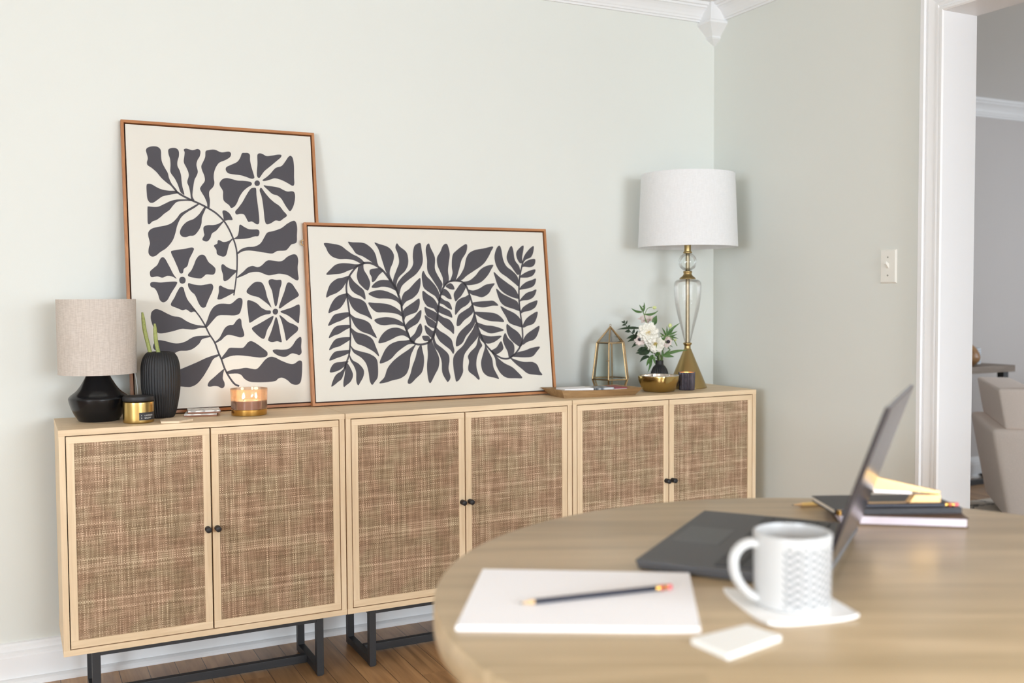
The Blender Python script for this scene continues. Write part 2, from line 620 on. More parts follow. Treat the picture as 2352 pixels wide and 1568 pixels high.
def extrude_profile(bm, prof, axis, a, b):
    """closed 2-D profile swept straight; axis 'x': prof=(y,z); axis 'y': prof=(x,z); axis 'z': prof=(x,y)"""
    def P(q, t):
        if axis == 'x': return (t, q[0], q[1])
        if axis == 'y': return (q[0], t, q[1])
        return (q[0], q[1], t)
    A = [bm.verts.new(P(q, a)) for q in prof]
    Bv = [bm.verts.new(P(q, b)) for q in prof]
    n = len(prof)
    bm.faces.new(A); bm.faces.new(Bv[::-1])
    for i in range(n):
        bm.faces.new((A[i], Bv[i], Bv[(i + 1) % n], A[(i + 1) % n]))


def struct(name, bm, mat, **kw):
    return tag(obj(name, bm, mat, **kw), kind='structure')


def copy_tree(o, loc, label, group=None):
    """copy of a thing with its parts and sub-parts, moved to loc"""
    r = o.copy(); COL.objects.link(r); r.location = loc; r['label'] = label
    for ch in list(o.children):
        c = ch.copy(); COL.objects.link(c); c.parent = r
        for g in list(ch.children):
            d = g.copy(); COL.objects.link(d); d.parent = c
    return r

# ================================================================ the setting
def wall_with_holes(bm, axis, c0, c1, a0, a1, z0, z1, holes):
    """slab between c0..c1 on its thickness axis; runs a0..a1; holes = [(a, b, za, zb)]"""
    cuts = sorted({a0, a1, *[h[0] for h in holes], *[h[1] for h in holes]})
    for s, e in zip(cuts[:-1], cuts[1:]):
        hs = [h for h in holes if h[0] <= s and h[1] >= e]
        spans = [(z0, z1)]
        for h in hs:
            spans = [q for sp in spans for q in ((sp[0], min(sp[1], h[2])), (max(sp[0], h[3]), sp[1])) if q[1] - q[0] > 1e-4]
        for za, zb in spans:
            if axis == 'x': box(bm, (c0, s, za), (c1, e, zb))
            else: box(bm, (s, c0, za), (e, c1, zb))


DY0, DY1, DTOP = -0.755, -2.06, 2.036           # doorway in the right wall
bm = B(); box(bm, (XL - 0.14, YB, 0), (XR, YB + 0.12, ZC)); struct('wall_back', bm, WALL)
bm = B()
wall_with_holes(bm, 'x', XR, XR + 0.13, YF, 1.369, 0, ZC, [(DY1 - 0.02, DY0 + 0.02, 0, DTOP + 0.02), (-5.15, -3.35, 0.7, 2.15)])
struct('wall_right', bm, WALL)
bm = B(); wall_with_holes(bm, 'x', XL - 0.14, XL, YF, YB, 0, ZC, [(-6.05, -3.55, 0.7, 2.1)]); struct('wall_left', bm, WALL)
bm = B(); wall_with_holes(bm, 'y', YF - 0.14, YF, XL - 0.14, XR + 0.13, 0, ZC, [(0.45, 2.44, 0.7, 2.1)]); struct('wall_front', bm, WALL)
bm = B(); box(bm, (XL - 0.14, YF - 0.14, -0.05), (7.4, 1.5, 0))
FLOORM = wood('oak_floor_boards', L(138, 102, 65), L(192, 150, 104), 'y', 0.9, 0.38, 0.9, plank=(0, 0.083, 1.1), rings=0.7, bump=0.05, coat=0.25)
struct('floor', bm, FLOORM)
bm = B(); box(bm, (XL - 0.14, YF - 0.14, ZC), (XR + 0.13, YB + 0.12, ZC + 0.05)); struct('ceiling', bm, CEILM)
# the room beyond the doorway
FZ = 2.372
bm = B(); box(bm, (XR + 0.13, 1.369, 0), (7.4, 1.5, FZ)); struct('wall_far', bm, FARWALL)
bm = B(); wall_with_holes(bm, 'x', 7.26, 7.4, YF, 1.369, 0, FZ, [(-2.2, -0.2, 0.7, 2.1)]); struct('wall_far_right', bm, FARWALL)
bm = B(); box(bm, (XR + 0.13, YF - 0.14, 0), (7.4, YF, FZ)); struct('wall_far_front', bm, FARWALL)
bm = B(); box(bm, (XR + 0.13, YF - 0.14, FZ), (7.4, 1.5, FZ + 0.05)); struct('ceiling_far', bm, CEILM)

# crown moulding: profile as (out from the wall, height)
CROWN = [(0, 2.273), (.008, 2.273), (.009, 2.280), (.014, 2.282), (.015, 2.289), (.018, 2.293), (.022, 2.302), (.030, 2.314), (.038, 2.322), (.043, 2.324), (.044, 2.331), (.052, 2.333), (.054, 2.3445), (0, 2.3445)]
bm = B(); extrude_profile(bm, [(YB - o, z) for o, z in CROWN], 'x', XL, XR - 0.058); struct('trim_1', bm, TRIM)
bm = B(); extrude_profile(bm, [(XR - o, z) for o, z in CROWN], 'y', YB - 0.058, YF); struct('trim_2', bm, TRIM)
# corner drop where the two runs meet
bm = B()
s = 0.08


def sq(h, z):
    return [(XR - h, YB - h, z), (XR, YB - h, z), (XR, YB, z), (XR - h, YB, z)]


for (h0, z0), (h1, z1) in zip([(.066, 2.3445), (.080, 2.272), (.086, 2.266), (.086, 2.258), (.079, 2.252), (.040, 2.216), (.043, 2.211), (.038, 2.206), (.004, 2.186)][:-1],
                              [(.080, 2.272), (.086, 2.266), (.086, 2.258), (.079, 2.252), (.040, 2.216), (.043, 2.211), (.038, 2.206), (.004, 2.186)]):
    hexa(bm, sq(h1, z1), sq(h0, z0))
bmesh.ops.remove_doubles(bm, verts=bm.verts, dist=1e-5)
struct('trim_3', bm, TRIM)
BASEP = [(0, 0), (.048, 0), (.047, .007), (.042, .014), (.034, .018), (.024, .019), (.024, .082), (.021, .086), (.021, .094), (.014, .099), (.013, .108), (.008, .114), (.007, .120), (0, .123)]
bm = B(); extrude_profile(bm, [(YB - o, z) for o, z in BASEP], 'x', XL, XR); struct('baseboard_back', bm, TRIM)
bm = B(); extrude_profile(bm, [(XR - o, z) for o, z in BASEP], 'y', YB - 0.05, DY0 + 0.083); struct('baseboard_right', bm, TRIM)
bm = B(); extrude_profile(bm, [(1.369 - o, z * 1.08) for o, z in BASEP], 'x', XR + 0.13, 7.26); struct('baseboard_far', bm, TRIM)
FCROWN = [(o * 1.35, FZ - 0.001 - (2.3445 - z) * 1.45) for o, z in CROWN]
bm = B(); extrude_profile(bm, [(1.369 - o, z) for o, z in FCROWN], 'x', XR + 0.13, 7.26); struct('trim_4', bm, TRIM)
# door casing swept up, across and down with mitred corners; jamb boards line the opening
CAS = [(0, 0), (0, .013), (.004, .018), (.011, .018), (.014, .012), (.019, .012), (.023, .015), (.028, .015), (.031, .011), (.036, .013), (.056, .017), (.060, .013), (.065, .013), (.067, .024), (.081, .024), (.081, 0)]
bm = B()
rows = []
for w, d in CAS:
    rows.append([bm.verts.new((XR - d, y, z)) for y, z in ((DY0 + w, 0), (DY0 + w, DTOP + w), (DY1 - w, DTOP + w), (DY1 - w, 0))])
for i in range(len(rows)):
    a, b = rows[i], rows[(i + 1) % len(rows)]
    for k in range(3):
        bm.faces.new((a[k], a[k + 1], b[k + 1], b[k]))
struct('trim_5', bm, TRIM)
bm = B()
box(bm, (XR - 0.001, DY0, 0), (XR + 0.135, DY0 + 0.0195, DTOP + 0.0195), 0.001)
box(bm, (XR - 0.001, DY1 - 0.0195, 0), (XR + 0.135, DY1, DTOP + 0.0195), 0.001)
box(bm, (XR - 0.001, DY1 - 0.0195, DTOP), (XR + 0.135, DY0 + 0.0195, DTOP + 0.0195), 0.001)
struct('trim_6', bm, TRIM)


def window(name, axis, c0, c1, a0, a1, z0, z1, nx, nz):
    bm = B()
    t, w = 0.05, (c1 - c0) * 0.3
    m0, m1 = (c0 + c1) / 2 - w / 2, (c0 + c1) / 2 + w / 2

    def bar(p0, p1, q0, q1, thin=False):
        k0, k1 = (m0 + w * .3, m1 - w * .3) if thin else (m0, m1)
        if axis == 'x': box(bm, (k0, p0, q0), (k1, p1, q1))
        else: box(bm, (p0, k0, q0), (p1, k1, q1))
    bar(a0, a0 + t, z0, z1); bar(a1 - t, a1, z0, z1)
    bar(a0 + t, a1 - t, z0, z0 + t); bar(a0 + t, a1 - t, z1 - t, z1)
    for i in range(1, nx):
        a = a0 + (a1 - a0) * i / nx
        bar(a - .011, a + .011, z0 + t, z1 - t, True)
    for i in range(1, nz):
        z = z0 + (z1 - z0) * i / nz
        bar(a0 + t, a1 - t, z - .011, z + .011, True)
    struct(name, bm, TRIM)


window('window_1', 'x', XR, XR + 0.13, -5.15, -3.35, 0.7, 2.15, 2, 2)
window('window_2', 'y', YF - 0.14, YF, 0.45, 2.44, 0.7, 2.1, 4, 2)
window('window_3', 'x', XL - 0.14, XL, -6.05, -3.55, 0.7, 2.1, 3, 2)
window('window_4', 'x', 7.26, 7.4, -2.2, -0.2, 0.7, 2.1, 3, 2)

# ================================================================ light switch on the right wall
SW = plain('switch_plastic', L(232, 231, 224), 0.35)
t = thing('light_switch', 'white light switch with a toggle on the right wall beside the doorway', 'light switch', (XR, -0.536, 1.197))
bm = B()
x = XR
hexa(bm, [(x, -.571, 1.197), (x, -.501, 1.197), (x, -.501, 1.311), (x, -.571, 1.311)],
     [(x - .006, -.566, 1.202), (x - .006, -.506, 1.202), (x - .006, -.506, 1.306), (x - .006, -.566, 1.306)], bev=0.001)
obj('switch_plate', bm, SW, t)
bm = B()
hexa(bm, [(x - .005, -.541, 1.246), (x - .005, -.531, 1.246), (x - .005, -.531, 1.263), (x - .005, -.541, 1.263)],
     [(x - .019, -.540, 1.262), (x - .019, -.532, 1.262), (x - .017, -.532, 1.271), (x - .017, -.540, 1.271)], bev=0.001)
obj('toggle', bm, SW, t)
for zz in (1.224, 1.284):
    bm = B()
    tube(bm, [(x - .0055, -.536, zz), (x - .0072, -.536, zz)], 0.0032, 12)
    obj('screw', bm, plain('screw_head', L(170, 168, 160), 0.4), t)

# ================================================================ cabinets
CW, CD, CZ0, CZ1, CG = 0.80, 0.31, 0.1825, 0.8054, 0.0024


def make_cabinet(x0, label):
    g = 'rattan-door cabinets along the wall'
    t = thing('rattan_cabinet', label, 'cabinet', (x0 + CW / 2, CD / 2, 0), g)
    T = 0.0165
    bm = B()
    box(bm, (x0, 0, CZ1 - T), (x0 + CW, CD, CZ1), 0.0008)
    box(bm, (x0, 0, CZ0), (x0 + CW, CD, CZ0 + T), 0.0008)
    box(bm, (x0 + .0008, 0.0004, CZ0 + T), (x0 + T, CD, CZ1 - T), 0.0005, mi=1)
    box(bm, (x0 + CW - T, 0.0004, CZ0 + T), (x0 + CW - .0008, CD, CZ1 - T), 0.0005, mi=1)
    box(bm, (x0 + T, CD - .012, CZ0 + T), (x0 + CW - T, CD - .004, CZ1 - T), mi=2)
    box(bm, (x0 + T, 0.03, 0.48), (x0 + CW - T, CD - .012, 0.494), mi=2)
    obj('body', bm, (OAK_X, OAK_Z, DARKGAP), t)
    gap = 0.0026
    dw = (CW - 2 * T - 3 * gap) / 2
    z0, z1 = CZ0 + T + gap, CZ1 - T - gap
    for k in range(2):
        dx0 = x0 + T + gap + k * (dw + gap + 0.0008)
        dx1 = dx0 + dw - 0.0008
        bm = B()
        st, rt, rb = 0.020, 0.019, 0.0215
        box(bm, (dx0, .0004, z1 - rt), (dx1, .018, z1), 0.0007)
        box(bm, (dx0, .0004, z0), (dx1, .018, z0 + rb), 0.0007)
        box(bm, (dx0, .0006, z0 + rb), (dx0 + st, .018, z1 - rt), 0.0006, mi=1)
        box(bm, (dx1 - st, .0006, z0 + rb), (dx1, .018, z1 - rt), 0.0006, mi=1)
        d = obj('door', bm, (OAK_X, OAK_Z), t)
        bm = B()
        box(bm, (dx0 + st, .0035, z0 + rb), (dx1 - st, .012, z1 - rt))
        obj('rattan_panel', bm, RATTAN, d)
        kx = dx1 - 0.0105 if k == 0 else dx0 + 0.0125
        bm = B()
        pr = [(0.0, -0.0235), (0.0072, -0.0235), (0.0082, -0.0225), (0.0082, 0.0), (0.006, 0.001)]
        rows = []
        for r, y in pr:
            rows.append([bm.verts.new((kx + r * cos(2 * pi * i / 24), y, 0.495 + r * sin(2 * pi * i / 24))) for i in range(24)] if r else [bm.verts.new((kx, y, 0.495))])
        for i in range(24):
            bm.faces.new((rows[0][0], rows[1][i], rows[1][(i + 1) % 24]))
        for q in range(1, len(rows) - 1):
            for i in range(24):
                bm.faces.new((rows[q][i], rows[q][(i + 1) % 24], rows[q + 1][(i + 1) % 24], rows[q + 1][i]))
        obj('knob', bm, BLACKM, d, smooth=50)
    # black steel base
    lw = 0.022
    ly0, ly1 = 0.012, 0.262
    for xa in (x0 + 0.072, x0 + CW - 0.072 - lw):
        for ya in (ly0, ly1 - lw):
            bm = B()
            box(bm, (xa, ya, 0.004), (xa + lw, ya + lw, CZ0), 0.001)
            box(bm, (xa + .003, ya + .003, 0), (xa + lw - .003, ya + lw - .003, 0.004))
            obj('leg', bm, BLACKM, t)
        bm = B(); box(bm, (xa, ly0 + lw, 0.006), (xa + lw, ly1 - lw, 0.028), 0.001); obj('floor_rail', bm, BLACKM, t)
        bm = B(); box(bm, (xa, ly0 + lw, CZ0 - .016), (xa + lw, ly1 - lw, CZ0), 0.001); obj('top_rail', bm, BLACKM, t)
    xa, xb = x0 + 0.072 + lw, x0 + CW - 0.072 - lw
    bm = B(); box(bm, (xa, 0.130, 0.006), (xb, 0.152, 0.030), 0.001); obj('stretcher', bm, BLACKM, t)
    for ya in (ly0, ly1 - lw):
        bm = B(); box(bm, (xa, ya, CZ0 - .014), (xb, ya + lw, CZ0), 0.001); obj('top_rail', bm, BLACKM, t)
        if ya == ly0:
            pass
    return t


cab = make_cabinet(0.0, 'pale oak cabinet with rattan doors, under the tall flower picture and small black lamp')
copy_tree(cab, (CW / 2 + CW + CG, CD / 2, 0), 'pale oak cabinet with rattan doors, middle of the row, under the wide fern picture')
copy_tree(cab, (CW / 2 + 2 * (CW + CG), CD / 2, 0), 'pale oak cabinet with rattan doors, in the corner under the tall glass lamp')
ZT = CZ1

# ================================================================ pictures leaning on the wall
ART_FLOWERS = '''
152,1659 179,1669 212,1668 230,1648 231,1604 235,1572 251,1535 267,1504 273,1472 289,1435 315,1401 320,1385 306,1392 283,1422 257,1443 228,1470 200,1506 171,1532 148,1548 145,1567 151,1592 145,1624 142,1643
276,1654 295,1666 323,1666 338,1649 338,1616 328,1584 327,1552 338,1527 346,1495 348,1457 352,1418 362,1371 347,1377 336,1392 325,1430 309,1468 289,1498 282,1517 285,1556 284,1594 276,1625
369,1660 386,1668 423,1660 454,1670 471,1657 466,1624 451,1597 443,1565 450,1523 440,1493 427,1467 416,1409 411,1363 422,1335 402,1344 398,1382 392,1420 382,1452 393,1491 391,1517 379,1548 366,1580 371,1618 374,1644
503,1656 519,1666 560,1672 603,1657 647,1665 663,1653 655,1629 626,1608 587,1589 564,1558 550,1519 547,1486 550,1454 540,1427 517,1400 514,1368 517,1342 512,1290 500,1296 498,1322 484,1360 467,1391 459,1414 472,1437 490,1464 489,1496 476,1534 473,1560 484,1586 499,1620
137,1415 144,1429 167,1428 202,1408 231,1397 267,1392 309,1392 326,1379 296,1371 266,1364 229,1353 202,1333 175,1313 154,1312 140,1333 137,1371
138,1280 144,1287 174,1285 203,1288 240,1307 276,1326 313,1337 349,1340 404,1341 406,1332 367,1331 318,1323 293,1301 268,1269 237,1245 213,1222 188,1203 164,1193 146,1175 136,1182 136,1220
138,1126 157,1147 192,1159 240,1170 277,1186 308,1216 333,1249 370,1272 402,1292 439,1314 448,1310 413,1283 376,1260 338,1226 312,1175 298,1124 278,1073 241,1028 204,1002 174,977 150,973 134,992 136,1026 144,1057 136,1101
491,1292 474,1253 463,1224 458,1185 441,1146 412,1112 382,1107 357,1098 333,1106 325,1131 342,1169 373,1199 411,1216 442,1243 462,1269 480,1295
593,1209 564,1190 532,1181 495,1179 471,1166 470,1134 473,1115 460,1089 469,1077 491,1075 510,1097 521,1126 549,1146 576,1179 597,1204
647,1097 622,1080 590,1073 562,1085 553,1075 551,1062 530,1049 535,1036 544,1020 546,995 567,982 589,978 605,992 616,1028 627,1061 647,1088
592,1267 599,1278 618,1274 639,1256 653,1227 650,1216 628,1216 601,1212 596,1241
657,1097 680,1114 690,1146 694,1179 702,1189 721,1177 752,1161 784,1159 813,1159 822,1143 814,1117 788,1113 756,1102 711,1095 660,1092
672,1003 701,1029 740,1043 785,1047 825,1068 853,1111 874,1141 914,1152 967,1173 1008,1204 1049,1224 1066,1213 1072,1176 1068,1129 1062,1079 1028,1065 1007,1041 986,1024 933,1020 900,1003 854,1007 803,1015 746,1020 707,1013 674,994
753,1663 733,1659 719,1626 698,1599 663,1580 630,1562 625,1542 638,1523 666,1517 717,1513 755,1503 787,1493 805,1500 802,1525 790,1571 783,1617 784,1650 772,1663
833,1656 847,1666 869,1661 892,1650 931,1656 965,1664 990,1663 984,1645 956,1620 915,1584 874,1549 853,1521 839,1502 826,1507 823,1533 830,1593 831,1633
858,1488 885,1509 912,1534 947,1573 988,1589 1016,1624 1038,1655 1055,1660 1067,1640 1071,1586 1068,1519 1067,1472 1054,1459 1022,1476 983,1494 940,1504 910,1494 871,1482
863,1452 889,1451 928,1448 967,1441 993,1428 1019,1419 1053,1422 1067,1408 1067,1371 1054,1323 1031,1287 1013,1305 995,1334 977,1367 951,1389 919,1398 894,1420
839,1431 849,1435 867,1409 898,1370 929,1342 961,1320 986,1287 1008,1258 984,1237 960,1220 930,1222 903,1205 873,1195 861,1217 857,1269 853,1329 846,1382 836,1414
813,1430 814,1387 818,1341 822,1288 825,1229 821,1199 805,1194 777,1211 754,1208 742,1230 728,1255 705,1259 680,1254 673,1273 695,1300 722,1337 749,1384 777,1425 797,1434
782,1471 785,1452 758,1434 728,1406 704,1369 679,1316 650,1295 635,1314 605,1339 600,1371 601,1404 584,1436 583,1458 601,1481 627,1490 658,1486 696,1477 741,1477
823,1484 836,1479 840,1466 835,1453 821,1447 809,1451 804,1464 810,1478
667,849 707,882 734,908 767,920 798,912 824,922 852,948 872,958 904,956 943,951 970,960 997,983 1038,1000 1061,991 1068,957 1062,917 1062,877 1065,838 1053,826 1024,841 991,861 939,870 900,863 867,859 835,870 803,881 752,877 713,859 670,842
667,890 632,898 602,913 584,929 571,923 570,894 578,862 579,830 588,820 610,830 637,856 663,880
646,764 608,769 577,782 559,792 549,782 548,753 540,721 537,705 555,703 580,714 606,727 641,747
293,838 276,863 259,901 243,935 232,957 218,970 202,960 183,922 159,900 138,878 140,850 151,844 181,849 210,841 240,853 269,848 290,836
267,1006 282,1013 318,1020 354,1025 391,1034 406,1027 399,1005 376,960 362,916 340,897 333,871 315,871 304,903 285,953 272,984
363,861 385,889 402,924 415,956 435,982 456,989 474,979 491,944 515,922 533,900 528,871 512,861 476,863 457,848 438,837 401,841 371,848
364,807 394,799 436,794 473,799 504,803 515,782 504,747 488,715 471,677 461,655 439,653 422,677 408,715 397,737 377,756 362,785
314,782 332,779 340,747 353,706 376,671 396,643 405,627 386,627 371,623 345,641 321,637 291,650 256,666 257,685 276,716 295,754
292,816 294,801 272,766 253,735 234,701 210,687 190,701 179,741 163,773 140,785 138,807 156,815 197,811 250,816
329,847 343,842 348,826 342,809 327,804 314,809 309,826 315,842
876,647 858,667 827,693 795,716 758,726 726,743 724,762 748,791 774,812 800,817 826,807 843,765 853,713 871,667
900,660 892,706 885,758 867,804 869,827 888,834 918,829 947,829 950,804 937,765 927,719 916,673 909,659
925,650 944,699 966,752 982,798 996,813 1018,804 1034,781 1052,751 1061,728 1044,712 1009,692 969,666 935,643
937,624 974,636 1014,649 1048,665 1062,662 1063,625 1057,579 1052,546 1039,548 1010,573 978,597 940,614
926,598 951,581 983,551 1015,537 1044,517 1039,491 1011,468 984,446 963,430 956,469 948,515 937,561
902,585 914,562 922,509 929,457 932,421 905,428 872,423 850,430 846,443 865,485 884,536
880,592 886,582 868,543 843,504 825,453 808,447 778,470 747,506 751,522 787,541 827,563
869,628 868,608 835,602 802,590 769,571 733,551 728,578 724,629 722,675 728,697 756,691 787,674 812,648 843,631
902,640 915,635 919,622 913,608 900,601 887,608 883,622 889,635
140,630 161,645 190,639 231,616 266,600 307,592 348,565 395,545 456,534 461,524 419,523 382,514 340,518 310,520 262,507 214,497 179,495 156,512 140,550 132,587 134,612
477,474 435,474 392,471 361,458 337,443 300,431 259,432 212,446 171,453 151,441 140,420 143,399 174,376 209,366 256,367 293,382 340,383 377,395 414,425 434,453 482,465
529,355 459,336 385,304 276,261 204,233 157,217 147,193 155,168 201,156 248,157 284,162 325,157 355,157 392,175 430,218 469,279 496,325 533,345
456,541 470,575 487,619 510,654 541,673 573,676 616,674 642,691 668,711 690,707 693,681 684,643 670,611 638,600 588,602 538,600 509,575 487,550 461,524
507,430 538,457 558,491 578,523 604,538 629,541 649,566 668,580 680,569 682,533 694,488 692,466 669,458 638,467 595,476 569,462 550,444 515,426
544,328 578,370 597,392 629,393 679,391 698,405 718,427 741,432 775,412 812,382 836,359 832,333 796,325 758,329 708,337 645,344 595,338 548,320
572,240 610,254 647,256 692,263 729,256 761,252 787,273 821,311 854,328 886,322 924,301 976,279 1008,278 1039,297 1059,290 1059,250 1054,198 1042,153 1015,139 982,149 957,173 925,190 899,185 879,170 827,166 763,167 713,174 682,194 665,217 640,228 578,229
559,260 529,239 497,212 465,185 454,160 467,152 494,155 519,151 540,139 556,149 558,174 549,200 553,231
873,371 895,375 934,372 974,376 1001,396 1030,435 1057,453 1064,434 1059,388 1060,349 1044,333 1025,340 999,346 979,338 958,326 926,327 894,341 875,358
'''
ART_FLOWERS_STEMS = [
(6.6, 3.9, [(306, 1394), (344, 1367), (403, 1337), (464, 1310), (512, 1284), (554, 1256), (596, 1212), (625, 1164), (651, 1100), (667, 1042), (672, 990), (670, 932), (666, 883), (658, 828), (648, 770), (640, 728)]),
(4.2, 6.0, [(378, 647), (396, 633), (413, 611), (433, 579), (456, 534), (478, 483), (509, 429), (528, 368), (545, 323), (561, 269), (578, 230), (595, 198), (621, 162), (648, 148)])]
